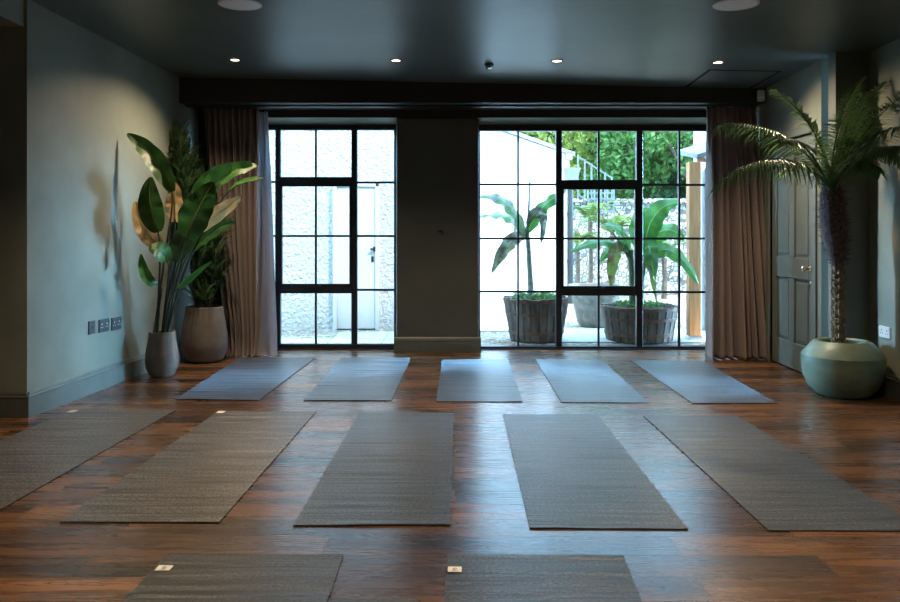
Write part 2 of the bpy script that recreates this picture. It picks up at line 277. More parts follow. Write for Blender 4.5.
# ------------------------------------------------------------------ mesh helpers
def WX(y): return XL0+(XL1-XL0)*(y-YL0)/(YL1-YL0)
class MB:
    def __init__(s): s.v=[]; s.f=[]; s.uv=[]
    def add(s, vs, fs, uvs=None):
        n=len(s.v); s.v += [tuple(p) for p in vs]; s.f += [tuple(i+n for i in f) for f in fs]
        s.uv += list(uvs) if uvs else [(0,0)]*len(vs)
        return s
    def box(s, a, b):
        x0,y0,z0=a; x1,y1,z1=b
        return s.add([(x0,y0,z0),(x1,y0,z0),(x1,y1,z0),(x0,y1,z0),(x0,y0,z1),(x1,y0,z1),(x1,y1,z1),(x0,y1,z1)],
              [(0,3,2,1),(4,5,6,7),(0,1,5,4),(1,2,6,5),(2,3,7,6),(3,0,4,7)])
    def lathe(s, prof, c=(0,0,0), n=40, cap0=False, cap1=False):
        vs=[];fs=[]
        for r,z in prof:
            for i in range(n):
                a=2*math.pi*i/n; vs.append((c[0]+r*math.cos(a), c[1]+r*math.sin(a), c[2]+z))
        for j in range(len(prof)-1):
            for i in range(n):
                k=(i+1)%n; fs.append((j*n+i, j*n+k, (j+1)*n+k, (j+1)*n+i))
        if cap0: fs.append(tuple(range(n))[::-1])
        if cap1: fs.append(tuple((len(prof)-1)*n+i for i in range(n)))
        return s.add(vs,fs)
    def tube(s, pts, rad, n=8, cap=True):
        pts=[Vector(p) for p in pts]; vs=[];fs=[]
        if not hasattr(rad,'__len__'): rad=[rad]*len(pts)
        up=Vector((0.13,0.21,1)).normalized(); prev=None
        for i,p in enumerate(pts):
            t=(pts[min(i+1,len(pts)-1)]-pts[max(i-1,0)]).normalized()
            a=t.cross(up) if prev is None else prev-t*prev.dot(t)
            if a.length<1e-4: a=t.cross(Vector((1,0,0)))
            a.normalize(); prev=a; b=t.cross(a)
            for k in range(n):
                g=2*math.pi*k/n; vs.append(p+(a*math.cos(g)+b*math.sin(g))*rad[i])
        for i in range(len(pts)-1):
            for k in range(n):
                l=(k+1)%n; fs.append((i*n+k,i*n+l,(i+1)*n+l,(i+1)*n+k))
        if cap: fs.append(tuple(range(n))[::-1]); fs.append(tuple((len(pts)-1)*n+k for k in range(n)))
        return s.add(vs,fs)
    def leaf(s, pts, width, nh, fold=.35, wave=0., nu=18, nv=4, shape='oval', arch=0., seed=0):
        cur=bez(pts,nu); vs=[];fs=[];uv=[]
        nh=Vector(nh).normalized()
        for i,p in enumerate(cur):
            u=i/nu; t=(cur[min(i+1,nu)]-cur[max(i-1,0)]).normalized()
            sd=t.cross(nh)
            if sd.length<1e-4: sd=Vector((1,0,0))
            sd.normalize(); n=sd.cross(t)
            if shape=='oval': wd=math.sin(math.pi*min(1,u*.96+.03)**.85)**.62
            elif shape=='spear': wd=math.sin(math.pi*(u*.97+.02)**.7)**.8
            else: wd=min(1,u*8+.1)*(1-u**3)**.7
            wd*=width/2
            for j in range(-nv,nv+1):
                q=j/nv; ww=wave*wd*math.sin(u*23+seed+ (3 if j>0 else 0))*abs(q)
                vs.append(p+sd*(wd*q*math.cos(fold))+n*(wd*abs(q)*math.sin(fold)-arch*wd*q*q+ww)); uv.append((u,q))
        m=2*nv+1
        for i in range(nu):
            for j in range(m-1): fs.append((i*m+j+1,(i+1)*m+j+1,(i+1)*m+j,i*m+j))
        return s.add(vs,fs,uv)
    def build(s, name, m, parent=None, smooth=False, loc=None):
        me=bpy.data.meshes.new(name); me.from_pydata(s.v,[],s.f); me.update()
        if isinstance(m,str): m=M[m]
        me.materials.append(m)
        if any(u!=(0,0) for u in s.uv):
            l=me.uv_layers.new(name='UVMap')
            for lp in me.loops: l.data[lp.index].uv=s.uv[lp.vertex_index]
        if smooth: me.polygons.foreach_set('use_smooth',[True]*len(me.polygons))
        o=bpy.data.objects.new(name,me); C.objects.link(o)
        if parent is not None:
            o.parent=parent
            if loc is None: o.matrix_parent_inverse=Matrix.Identity(4)
        if loc is not None: o.location=loc
        return o
def bez(p,n):
    p=[Vector(q) for q in p]; out=[]
    for i in range(n+1):
        t=i/n; q=p[:]
        while len(q)>1: q=[q[k].lerp(q[k+1],t) for k in range(len(q)-1)]
        out.append(q[0])
    return out
def shift(mb, o):                      # world verts -> local to a root placed at o
    mb.v=[(x-o[0],y-o[1],z-o[2]) for x,y,z in mb.v]; return mb
def tag(o, label=None, cat=None, group=None, kind=None):
    if label: o['label']=label
    if cat: o['category']=cat
    if group: o['group']=group
    if kind: o['kind']=kind
    return o
def empty(name, loc, label=None, cat=None, group=None, kind=None):
    o=bpy.data.objects.new(name,None); C.objects.link(o); o.location=loc; o.empty_display_size=.1
    return tag(o,label,cat,group,kind)
def bevel(o, w=.004, s=2):
    b=o.modifiers.new('bevel','BEVEL'); b.width=w; b.segments=s; b.limit_method='ANGLE'; b.angle_limit=.6
    return o
def autosmooth(o, ang=.6):
    o.data.polygons.foreach_set('use_smooth',[True]*len(o.data.polygons))
    try: o.data.set_sharp_from_angle(angle=ang)
    except Exception: pass
    return o
def copy_tree(o, parent=None):
    c=o.copy(); C.objects.link(c)
    if parent: c.parent=parent
    for ch in list(o.children): copy_tree(ch,c)
    return c
def S(o): return tag(o,kind='structure')

# ------------------------------------------------------------------ room shell
XL0,YL0,XL1,YL1 = -2.79,5.15,-2.56,7.95     # left wall from its near corner to the back
XD=2.93; XR=3.19; YN=6.2                     # door wall, right wall, step between them
YW=7.90; YG=8.12                             # back wall face, glazing
def CZ(x,y): return 2.645-.0195*x-.028*(y-6.2)
YB=-4.5
def wallseg(mb,x0,y0,x1,y1,z0=0,z1=None,th=.2,side=1):
    """solid upright slab whose room face runs (x0,y0)-(x1,y1); thickness goes to `side`"""
    d=Vector((x1-x0,y1-y0)); d.normalize(); n=Vector((d.y,-d.x))*side*th
    za=z1 if z1 is not None else CZ(x0,y0)+.05; zb=z1 if z1 is not None else CZ(x1,y1)+.05
    v=[(x0,y0,z0),(x1,y1,z0),(x1+n.x,y1+n.y,z0),(x0+n.x,y0+n.y,z0),(x0,y0,za),(x1,y1,zb),(x1+n.x,y1+n.y,zb),(x0+n.x,y0+n.y,za)]
    return mb.add(v,[(0,3,2,1),(4,5,6,7),(0,1,5,4),(1,2,6,5),(2,3,7,6),(3,0,4,7)])
f=MB(); f.add([(-5.5,YB,0),(4,YB,0),(4,8.3,0),(-5.5,8.3,0),(-5.5,YB,-.12),(4,YB,-.12),(4,8.3,-.12),(-5.5,8.3,-.12)],[(0,1,2,3),(7,6,5,4),(0,4,5,1),(1,5,6,2),(2,6,7,3),(3,7,4,0)])
S(f.build('floor','floor'))
cl=MB(); q=[(-5.5,YB),(4,YB),(4,8.3),(-5.5,8.3)]
cl.add([(x,y,CZ(x,y)) for x,y in q]+[(x,y,CZ(x,y)+.15) for x,y in q],[(3,2,1,0),(4,5,6,7),(0,1,5,4),(1,2,6,5),(2,3,7,6),(3,0,4,7)])
S(cl.build('ceiling','ceiling'))
# left wall: plaster block with its frontal return, lintel over the opening towards the camera
wl=MB(); wallseg(wl,XL0,YL0,XL1,YL1,side=-1,th=.25)
wallseg(wl,-5.5,YL0,XL0,YL0,side=-1,th=.2)
lz=2.545; lx=XL0-.02
wl.box((lx-.2,-1.2,lz),(lx,YL0,2.9))
wallseg(wl,lx,YB,lx,-1.2,side=-1,th=.25)
S(wl.build('wall_left','wall'))
wf=MB(); wallseg(wf,-5.45,YB,-5.45,YL0,side=-1,th=.2); S(wf.build('wall_far_left','wall_dark'))
wb=MB(); wb.box((-5.5,YB-.2,0),(4,YB,2.95)); S(wb.build('wall_behind','wall_dark'))
wr=MB(); wallseg(wr,XR,YB,XR,YN,side=1,th=.2); S(wr.build('wall_right','wall'))
wn=MB(); wn.box((XD,YN,0),(XR+.2,YN+.001+.0,2.9)) if False else wallseg(wn,XR+.2,YN,XD,YN,side=-1,th=.12)
S(wn.build('wall_step','wall_dark'))
# door wall with a recess for the door
DY0,DY1,DZ=6.46,7.34,2.02
wd=MB(); wallseg(wd,XD,YN+.12,XD,DY0,side=1,th=.2); wallseg(wd,XD,DY1,XD,YW+.3,side=1,th=.2); wd.box((XD,DY0,DZ),(XD+.2,DY1,2.8))
wd.box((XD+.12,DY0-.05,0),(XD+.2,DY1+.05,DZ)); S(wd.build('wall_door_side','wall'))

# back wall with two window openings
def xw(px,Y=YG): return (px-VX)*Y/F
def zw(py,Y=YG): return H0-(py-VY)*Y/F
W1=(xw(236),xw(397.5)); W2=(xw(477.5),xw(745))       # window extents (behind the curtains too)
PX0,PX1=(396-VX)*YW/F,(479-VX)*YW/F                   # pillar
LZ=2.345; LZb=2.30
bw=MB()
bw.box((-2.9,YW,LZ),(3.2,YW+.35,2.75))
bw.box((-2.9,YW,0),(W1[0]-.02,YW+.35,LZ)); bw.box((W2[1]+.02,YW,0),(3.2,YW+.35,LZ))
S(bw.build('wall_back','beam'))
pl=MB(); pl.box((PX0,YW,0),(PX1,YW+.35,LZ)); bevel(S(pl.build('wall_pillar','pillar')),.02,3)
hd=MB(); hd.add([(-2.8,YW+.01,LZ+.001),(3.1,YW+.01,LZ+.001),(3.1,YG-.03,LZb),(-2.8,YG-.03,LZb),(3.1,YG+.1,LZb),(-2.8,YG+.1,LZb),(-2.8,YG+.1,LZ+.001),(3.1,YG+.1,LZ+.001)],
   [(0,3,2,1),(3,5,4,2),(5,6,7,4),(6,0,1,7)])
S(hd.build('trim_1','wall'))
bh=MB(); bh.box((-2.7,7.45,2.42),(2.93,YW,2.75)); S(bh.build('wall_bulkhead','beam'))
tr=MB(); tr.box((-2.62,7.58,2.405),(2.9,7.66,2.42)); S(tr.build('trim_2','black'))

# skirting boards (profile swept along a line)
def skirt(mb,x0,y0,x1,y1,side=1,h=.165,th=.022):
    d=Vector((x1-x0,y1-y0)).normalized(); n=Vector((d.y,-d.x))*side
    prof=[(0,0),(th,0),(th,h-.042),(th+.003,h-.036),(th+.003,h-.028),(th*.62,h-.022),(th*.62,h-.012),(th*.3,h),(0,h)]
    vs=[(x0+n.x*a,y0+n.y*a,z) for a,z in prof]+[(x1+n.x*a,y1+n.y*a,z) for a,z in prof]; k=len(prof)
    return mb.add(vs,[(i,i+1,k+i+1,k+i) for i in range(k-1)]+[tuple(range(k)),tuple(range(k,2*k))])
s=MB(); skirt(s,XL0,YL0-.02,XL1,YW,side=1); S(s.build('baseboard_left','skirt'))
s=MB(); skirt(s,-5.45,YL0,XL0+.02,YL0,side=1); S(s.build('baseboard_far_left','skirt_dark'))
s=MB(); skirt(s,PX0-.02,YW,PX1+.02,YW,side=1,h=.15,th=.03); S(s.build('baseboard_pillar','skirt_dark'))
s=MB(); skirt(s,XR,YB,XR,YN,side=-1); S(s.build('baseboard_right','skirt_dark'))
s=MB(); skirt(s,XD,YN,XR,YN,side=1); S(s.build('baseboard_step','skirt_dark'))
s=MB(); skirt(s,XL1,YW,W1[0]-.02,YW,side=1); skirt(s,W2[1]+.02,YW,XD,YW,side=1); S(s.build('baseboard_back','skirt_dark'))
# threshold under the windows
s=MB(); s.box((W1[0],YG-.06,0),(PX0,YG+.2,.012)); s.box((PX1,YG-.06,0),(W2[1],YG+.2,.012)); S(s.build('trim_3','black'))

# ------------------------------------------------------------------ steel windows
def window(name, top, bot, x_in0, x_in1, thick_v, sections):
    """pixel layout on the glazing plane turned into metres. sections: (x0,x1,[thin verticals],[(y,is_thick)])"""
    root=empty(name,((x_in0+x_in1)/2,YG,0)); S(root)
    o=root.location
    def bx(mb,x0,x1,z0,z1,t=.03,yo=0): mb.box((x0,YG-t+yo,z0),(x1,YG+t+yo,z1))
    z1,z0=zw(top),zw(bot); e=.001
    fr=MB(); bx(fr,x_in0-.06,x_in1+.06,z1,LZb,.035); bx(fr,x_in0-.06,x_in1+.06,.012,z0,.035)
    bx(fr,x_in0-.06,x_in0,z0,z1); bx(fr,x_in1,x_in1+.06,z0,z1)
    for a,b in thick_v: bx(fr,xw(a),xw(b),z0,z1)
    bevel(shift(fr,o).build('window_frame','black',root),.004,1)
    for x0,x1,thin,hs,case in sections:
        X0=x_in0 if x0 is None else xw(x0); X1=x_in1 if x1 is None else xw(x1)
        bars=MB(); ys=[top]+[h[0] for h in hs]+[bot]
        for h,thk in hs:
            hh=.04 if thk else .011
            bx(bars,X0,X1,zw(h)-hh,zw(h)+hh,.03 if thk else .016)
        for t in thin: bx(bars,xw(t)-.010,xw(t)+.010,z0,z1,.0158)
        shift(bars,o).build('glazing_bar','black',root)
        if case:     # opening casement: its own slim frame, handle and stay
            a,b=zw(hs[0][0])-.04,zw(hs[-1][0])+.04
            cf=MB()
            for (p,q_,r,s_) in ((X0,X0+.018,b,a),(X1-.018,X1,b,a),(X0,X1,a-.018,a),(X0,X1,b,b+.018)): bx(cf,p,q_,r,s_,.024,-.012)
            c=shift(cf,o).build('casement_frame','black',root)
            st=MB(); xm=(X0+X1)/2; st.box((xm-.09,YG-.062,b-.012),(xm+.06,YG-.042,b-.002)); st.box((xm+.03,YG-.075,b-.014),(xm+.05,YG-.04,b+.012))
            shift(st,o).build('window_stay','black',c)
        xs=[X0]+[xw(t) for t in thin]+[X1]
        for i in range(len(xs)-1):
            for j in range(len(ys)-1):
                g=MB(); g.box((xs[i],YG-.003,zw(ys[j+1])),(xs[i+1],YG+.003,zw(ys[j])))
                shift(g,o).build('pane','glass',root)
    return root
window('window_1',130.3,343.6,W1[0]+.06,xw(394),[(275.5,281),(351.5,357.5)],
  [(None,275.5,[235],[(182,0),(236,0),(289.5,0)],0),(281,351.5,[316],[(181,1),(236,0),(289.3,1)],1),(357.5,None,[],[(182.5,0),(236,0),(289.8,0)],0)])
window('window_2',131.3,346.0,xw(480.2),W2[1]-.06,[(555.7,561.8),(636,642.3)],
  [(None,555.7,[518],[(184.5,0),(238.5,0),(291.5,0)],0),(561.8,636,[598.5],[(184,1),(238.5,0),(291.5,1)],1),(642.3,None,[679,715],[(185,0),(238.5,0),(292,0)],0)])

# ------------------------------------------------------------------ door on the right
dr=empty('door_1',(XD+.03,(DY0+DY1)/2,0)); S(dr); do=dr.location
lf=MB(); lf.box((XD+.025,DY0+.012,.012),(XD+.065,DY1-.012,DZ-.01))
st=.11
ym=(DY0+DY1)/2
def rail(a,b,c,d): lf.box((XD+.009,a,b),(XD+.0255,c,d))
rail(DY0+.012,.012,DY0+st,DZ-.01); rail(DY1-st,.012,DY1-.012,DZ-.01); rail(ym-.05,.241,ym+.05,.799); rail(ym-.05,.981,ym+.05,DZ-.141)
for a,b in ((.012,.24),(.80,.98),(DZ-.14,DZ-.01)): rail(DY0+st+.0005,a,DY1-st-.0005,b)
bevel(shift(lf,do).build('door_leaf','door',dr),.005,2)
pn=MB()
for a,b in ((DY0+st,ym-.05),(ym+.05,DY1-st)):
    for c,d in ((.24,.80),(.98,DZ-.14)): pn.box((XD+.016,a+.03,c+.03),(XD+.026,b-.03,d-.03))
bevel(shift(pn,do).build('raised_panel','door',dr),.006,1)
ar=MB()
for y0,y1 in ((DY0-.07,DY0),(DY1,DY1+.07)): ar.box((XD-.016,y0,0),(XD+.12,y1,DZ+.07))
ar.box((XD-.016,DY0,DZ),(XD+.12,DY1,DZ+.07))
bevel(shift(ar,do).build('door_casing','door',dr),.006,2)
kn=MB(); kp=[(.026,0),(.026,.006),(.009,.008),(.009,.035),(.02,.04),(.027,.05),(.026,.062),(.015,.072),(.002,.074)]
def lathe_x(mb,prof,c,n=24):
    t=MB().lathe(prof,n=n,cap0=True,cap1=True); mb.add([(c[0]-z,c[1]+x,c[2]+y) for x,y,z in t.v],t.f); return mb
lathe_x(kn,kp,(XD+.009,DY0+.075,.90)); autosmooth(tag(shift(kn,do).build('door_knob','brass',dr),'round brass door knob'))
kh=MB(); lathe_x(kh,[(.016,0),(.016,.006),(.008,.009)],(XD+.009,DY0+.06,.78)); autosmooth(tag(shift(kh,do).build('keyhole_cover','brass',dr),'small brass keyhole cover'))

# ------------------------------------------------------------------ outside: ground, buildings, garden wall
GZ=-.03
g=MB(); g.box((-9,8.3,GZ-.1),(14,40,GZ)); S(g.build('ground_gravel','gravel'))
pv=MB()
def slab(a,b,c,d):
    for i in range(int(round((b-a)/.6)) or 1):
        x0=a+i*.6; pv.box((x0+.004,c,GZ-.01),(min(b,x0+.6)-.004,d,GZ+.012))
slab(1.15,5,8.75,9.35); slab(1.15,5,9.36,9.96); slab(-.2,1.15,9.7,10.5); slab(-2.0,-.4,8.42,9.0); slab(-1.4,-.4,9.01,9.6); slab(-.2,1.0,10.51,11.1)
S(pv.build('ground_paving','paving'))
# neighbouring white building: frontal part then a part running away
YO=9.9; XE=-.40
nb=MB(); nb.box((-2.95,YO,GZ),(XE,YO+.3,3.2)); S(nb.build('wall_outside_near','pebble'))
ex,ey=1.95,13.5
nb=MB(); d=Vector((ex-XE,ey-YO)).normalized(); n=Vector((-d.y,d.x))*.3
v=[(XE,YO,GZ),(ex,ey,GZ),(ex+n.x,ey+n.y,GZ),(XE+n.x,YO+n.y,GZ)]; zt=[2.80,2.50,2.50,2.80]
nb.add(v+[(p[0],p[1],z) for p,z in zip(v,zt)],[(0,3,2,1),(4,5,6,7),(0,1,5,4),(1,2,6,5),(2,3,7,6),(3,0,4,7)])
S(nb.build('wall_outside_far','render'))
cp=MB(); m_=Vector((d.y,-d.x))*.06
v=[(XE+m_.x,YO+m_.y),(ex+m_.x+d.x*.1,ey+m_.y+d.y*.1),(ex+n.x*3,ey+n.y*3),(XE+n.x*3,YO+n.y*3)]
cp.add([(p[0],p[1],z) for p,z in zip(v,zt)]+[(p[0],p[1],z+.05) for p,z in zip(v,zt)],[(0,3,2,1),(4,5,6,7),(0,1,5,4),(1,2,6,5),(2,3,7,6),(3,0,4,7)])
S(cp.build('trim_4','slate'))
# white outside door in the near part
od=empty('door_2',((-1.25),YO,GZ)); S(od); oo=od.location
a,b=(337.5-VX)*YO/F,(379-VX)*YO/F; zt_=H0-(183-VY)*YO/F
dm=MB(); dm.box((a,YO-.05,GZ+.02),(b-.04,YO+.02,zt_-.05)); bevel(shift(dm,oo).build('door_leaf','outdoor_white',od))
dm=MB(); dm.box((a-.05,YO-.07,GZ),(a,YO+.02,zt_)); dm.box((b-.04,YO-.07,GZ),(b,YO+.02,zt_)); dm.box((a-.05,YO-.07,zt_-.05),(b,YO+.02,zt_)); bevel(shift(dm,oo).build('door_frame','outdoor_white',od))
hx=(371-VX)*YO/F; hz=H0-(249-VY)*YO/F
dm=MB(); dm.box((hx,YO-.09,hz-.012),(hx+.06,YO-.075,hz+.012)); dm.box((hx+.035,YO-.08,hz-.03),(hx+.06,YO-.045,hz+.03)); tag(shift(dm,oo).build('door_handle','black',od),'black lever handle')
dm=MB(); dm.box((hx+.01,YO-.06,hz-.16),(hx+.04,YO-.048,hz-.09)); tag(shift(dm,oo).build('lock_plate','black',od),'black lock plate')
# flint garden wall
fw=MB(); fw.box((1.2,15.2,GZ),(9,15.6,1.75)); fw.box((1.2,15.1,1.75),(9,15.7,1.82)); S(fw.build('wall_garden','flint'))
# white rendered wall on the right with a flint quoin
ww=MB(); ww.box(((702-VX)*9.75/F,9.75,GZ),(3.55,10.1,2.75)); S(ww.build('wall_outside_right','render'))
wq=MB(); wq.box(((706-VX)*9.70/F,9.55,GZ),(3.55,9.745,1.98)); S(wq.build('wall_outside_flint','flint'))

# down pipe with a hopper on the end of the white wall
pp=P(570.5,230,13.45); r0=empty('drain_pipe',(pp.x,pp.y-.02,GZ),'dark grey drain pipe with box hopper at the corner of the white wall','drain pipe')
t=MB(); t.tube([(0,0,0),(0,0,2.0)],.045,10); autosmooth(t.build('pipe','black_plastic',r0))
t=MB(); 
t.add([(-.16,-.1,2.3),(.16,-.1,2.3),(.16,.1,2.3),(-.16,.1,2.3),(-.07,-.06,2.0),(.07,-.06,2.0),(.07,.06,2.0),(-.07,.06,2.0)],[(0,1,2,3),(7,6,5,4),(4,5,1,0),(5,6,2,1),(6,7,3,2),(7,4,0,3)])
tag(t.build('rain_hopper','slate',r0),'grey box hopper at the top of the pipe')
for z in (.7,1.5):
    t=MB(); t.lathe([(.05,z),(.055,z),(.055,z+.05),(.05,z+.05)],n=12); t.build('bracket','black_plastic',r0)
# outside wall lantern
lp=P(568,157,13.2); r0=empty('wall_lantern',lp+Vector((0,-.03,0)),'small dark lantern fixed high at the end of the white wall','lantern')
t=MB(); t.box((-.06,-.08,-.06),(.06,.02,.06)); t.box((-.08,-.1,.06),(.08,.03,.08)); bevel(t.build('lantern_body','slate',r0))
t=MB(); t.box((-.04,-.085,-.045),(.04,-.08,.045)); t.build('lantern_glass','white',r0)

# ------------------------------------------------------------------ metal railing, trellis, timber post, porch roof
def railing(px0,px1,yt,yb,Y,slope,name,label,cat,matn,nv,nh,slopeY=0):
    a=P(px0,yb,Y); b=P(px1,yb,Y); top=(yb-yt)*Y/F
    r=empty(name,(a.x,a.y,a.z),label,cat)
    L=b.x-a.x
    for i in range(nv):
        t=i/(nv-1); x=L*t; t_=MB(); t_.box((x-.014,-.014,slope*t),(x+.014,.014,top+slope*t)); t_.build('upright',matn,r)
    for j in range(nh):
        z=top*(j+.5)/nh if nh>2 else (top*.12 if j==0 else top-.03)
        t_=MB(); t_.add([(0,-.015,z-.015),(L,-.015,z-.015+slope),(L,.015,z-.015+slope),(0,.015,z-.015),(0,-.015,z+.015),(L,-.015,z+.015+slope),(L,.015,z+.015+slope),(0,.015,z+.015)],
          [(0,3,2,1),(4,5,6,7),(0,1,5,4),(1,2,6,5),(2,3,7,6),(3,0,4,7)]); t_.build('crossbar',matn,r)
    return r
railing(578,612,155,200,15.4,-.42,'stair_railing','sloping grey metal railing on top of the flint garden wall','railing','flash',6,2)
railing(588,614,184,214,15.085,0,'garden_trellis','pale square trellis panel in front of the dark trees','trellis','flash',5,5)
pb=FL(693.5,337.5); r0=empty('timber_post',(pb.x,pb.y,GZ),'orange-brown square timber post standing on the paving outside','post')
t=MB(); t.box((-.065,-.065,.05),(.065,.065,2.02)); bevel(t.build('shaft','post',r0))
t=MB(); t.box((-.075,-.075,0),(.075,.075,.06)); t.build('post_shoe','chrome',r0)
r0=empty('porch_roof',(pb.x,pb.y,2.0),'small grey lead-covered porch roof resting on the timber post','roof')
t=MB(); t.add([(-.05,-.3,.0),(.5,-.3,.14),(.5,.45,.26),(-.05,.45,.12),(-.05,-.3,.05),(.5,-.3,.22),(.5,.45,.34),(-.05,.45,.17)],[(0,3,2,1),(4,5,6,7),(0,1,5,4),(1,2,6,5),(2,3,7,6),(3,0,4,7)])
t.build('roof_deck','flash',r0)
t=MB(); t.box((-.04,-.28,-.03),(.5,-.22,.02)); t.build('fascia','post',r0)

# ------------------------------------------------------------------ garden foliage
def leaf_card(mb,c,s,rnd,flat=.0):
    n=Vector((rnd.gauss(0,1),rnd.gauss(0,1)-.6,rnd.gauss(0,1)+.4)).normalized(); t=n.orthogonal().normalized()
    t.rotate(Matrix.Rotation(rnd.random()*6.28,3,n)); b=n.cross(t)
    mb.add([c-t*s,c+b*s*.45+n*s*.12,c+t*s,c-b*s*.45+n*s*.12],[(0,1,2,3)],[(0,.5),(.5,1),(1,.5),(.5,-1)])
def tree(name,label,cat,x,y,base,blobs,leafm,seed,count,size,group=None,trunk_to=1.5):
    rnd=random.Random(seed); r=empty(name,(x,y,base),label,cat,group)
    mb=MB(); tot=sum(b[3]*b[5] for b in blobs)
    for (bx_,by_,bz_,rx,ry,rz) in blobs:
        k=int(count*rx*rz/sum(b[3]*b[5] for b in blobs))
        for _ in range(k):
            d=Vector((rnd.gauss(0,1),rnd.gauss(0,1),rnd.gauss(0,1))).normalized()*(rnd.uniform(.55,1.05))
            d*= .82+.3*noise.noise(d*2.3+Vector((seed,0,0)))
            leaf_card(mb,Vector((bx_+d.x*rx,by_+d.y*ry,bz_+d.z*rz)),size*rnd.uniform(.6,1.3),rnd)
    mb.build('foliage',leafm,r)
    t=MB(); t.tube([(0,0,0),(.05,.02,trunk_to*.5),(-.04,0,trunk_to)],[.12,.09,.05],8)
    for bl in blobs: t.tube([(-.02,0,trunk_to*.6),(bl[0]*.6,bl[1]*.6,bl[2]*.6+trunk_to*.3),(bl[0],bl[1],bl[2])],[.06,.04,.015],6)
    t.build('trunk','twig',r)
    return r
G='trees behind the flint garden wall'
tree('garden_tree','yellow-green leafy tree above the sloping roof edge of the white wall','tree',2.2,19,0,[(0,0,3.2,1.7,1.2,1.3),(1.0,.3,2.4,1.0,1,1.0),(-1.2,.2,3.4,1.1,1,.9),(.6,0,4.6,1.7,1.2,.9)],'tree_b',3,5200,.085,G,2.4)
tree('garden_tree','mid green bushy tree rising above the square trellis','tree',4.1,18,0,[(0,0,3.0,1.15,1,1.2),(.5,.2,4.2,1.5,1,.9),(-.5,.2,2.2,.9,.8,.6)],'tree_a',4,5200,.08,G,2.2)
tree('garden_tree','dark conifer behind the banana plant at the right','tree',5.6,18.4,0,[(0,0,3.3,1.3,1,1.3),(.5,0,2.0,1.2,1,.8),(-.9,.1,2.0,.8,1,.7)],'tree_c',5,5200,.085,G,2.0)
tree('garden_tree','pale green tree next to the porch roof','tree',5.5,16.6,0,[(0,0,2.9,.9,.7,1.0),(-1.1,.4,3.4,.8,.7,.6),(.6,0,3.9,.8,.7,.7)],'tree_a',6,3800,.075,G,1.8)
# a dense dark hedge closing the view below the crowns
rh=random.Random(11)
r0=empty('hedge',(6,21,GZ),'tall dark hedge closing the end of the garden','hedge')
mb=MB()
for _ in range(9000): leaf_card(mb,Vector((rh.uniform(-5.5,6),rh.uniform(-.3,.3)-.3*noise.noise(Vector((_*.01,0,0))),rh.uniform(0,5.6))),rh.uniform(.07,.16),rh)
mb.build('foliage','tree_c',r0)
t=MB(); t.box((-5.6,.25,0),(6.1,.7,5.4)); t.build('branches','twig',r0)
# ferns spilling over the flint wall
def fern(px,py,Y,sz,seed,label):
    rnd=random.Random(seed); Y-=.45; p=P(px,py,Y); p.z-=0; hz_=p.z-GZ; r=empty('fern',(p.x,p.y,GZ),label,'fern','ferns by the flint wall'); 
    mb=MB()
    for i in range(16):
        a=rnd.uniform(0,6.28); L=sz*rnd.uniform(.7,1.15); dx,dy=math.cos(a)*L,math.sin(a)*L*.6-.1
        crv=bez([(0,0,0),(dx*.4,dy*.4,L*.75),(dx,dy,L*rnd.uniform(-.1,.5))],16)
        mb.tube(crv,.006,4)
        for k in range(2,17):
            t=(crv[k]-crv[k-1]).normalized(); s_=t.cross(Vector((0,0,1))); s_=s_.normalized() if s_.length>.01 else Vector((1,0,0)); wl_=L*.28*(1-k/17)**.7+.01
            for g_ in (-1,1): mb.add([crv[k]-t*.02,crv[k]+s_*g_*wl_+t*.03+Vector((0,0,-.02)),crv[k]+t*.02],[(0,1,2)],[(0,0),(.5,1),(1,.3)])
    mb.v=[(a_,b_,c_+hz_) for a_,b_,c_ in mb.v]; mb.build('frond','fern',r); 
    t=MB(); t.tube([(0,0,0),(.02,.01,hz_*.5),(0,0,hz_)],[.05,.04,.045],8); t.build('stem','twig',r)
fern(590,222,14.9,.75,21,'pale green fern below the square trellis')
fern(612,236,14.7,.7,22,'pale fern behind the left leaves of the bright banana plant')
fern(664,258,14.8,.75,23,'fern at the flint wall right of the bright banana plant')
fern(577,246,14.6,.5,24,'small fern beside the grey drain pipe')

def lathe_thing(prof,n=48): return MB().lathe(prof,n=n,cap0=True)
# old stone pot behind the barrels
sp=FL(596,324); r0=empty('stone_planter',(sp.x,sp.y,GZ),'weathered pale stone planter standing behind the two barrels','planter')
t=MB().lathe([(.20,0),(.24,.05),(.33,.45),(.36,.5),(.36,.54),(.31,.54),(.29,.46)],n=32,cap0=True); autosmooth(t.build('pot','stone_pot',r0))
t=MB().lathe([(.30,.49),(.01,.50)],n=32); t.build('soil','soil',r0)

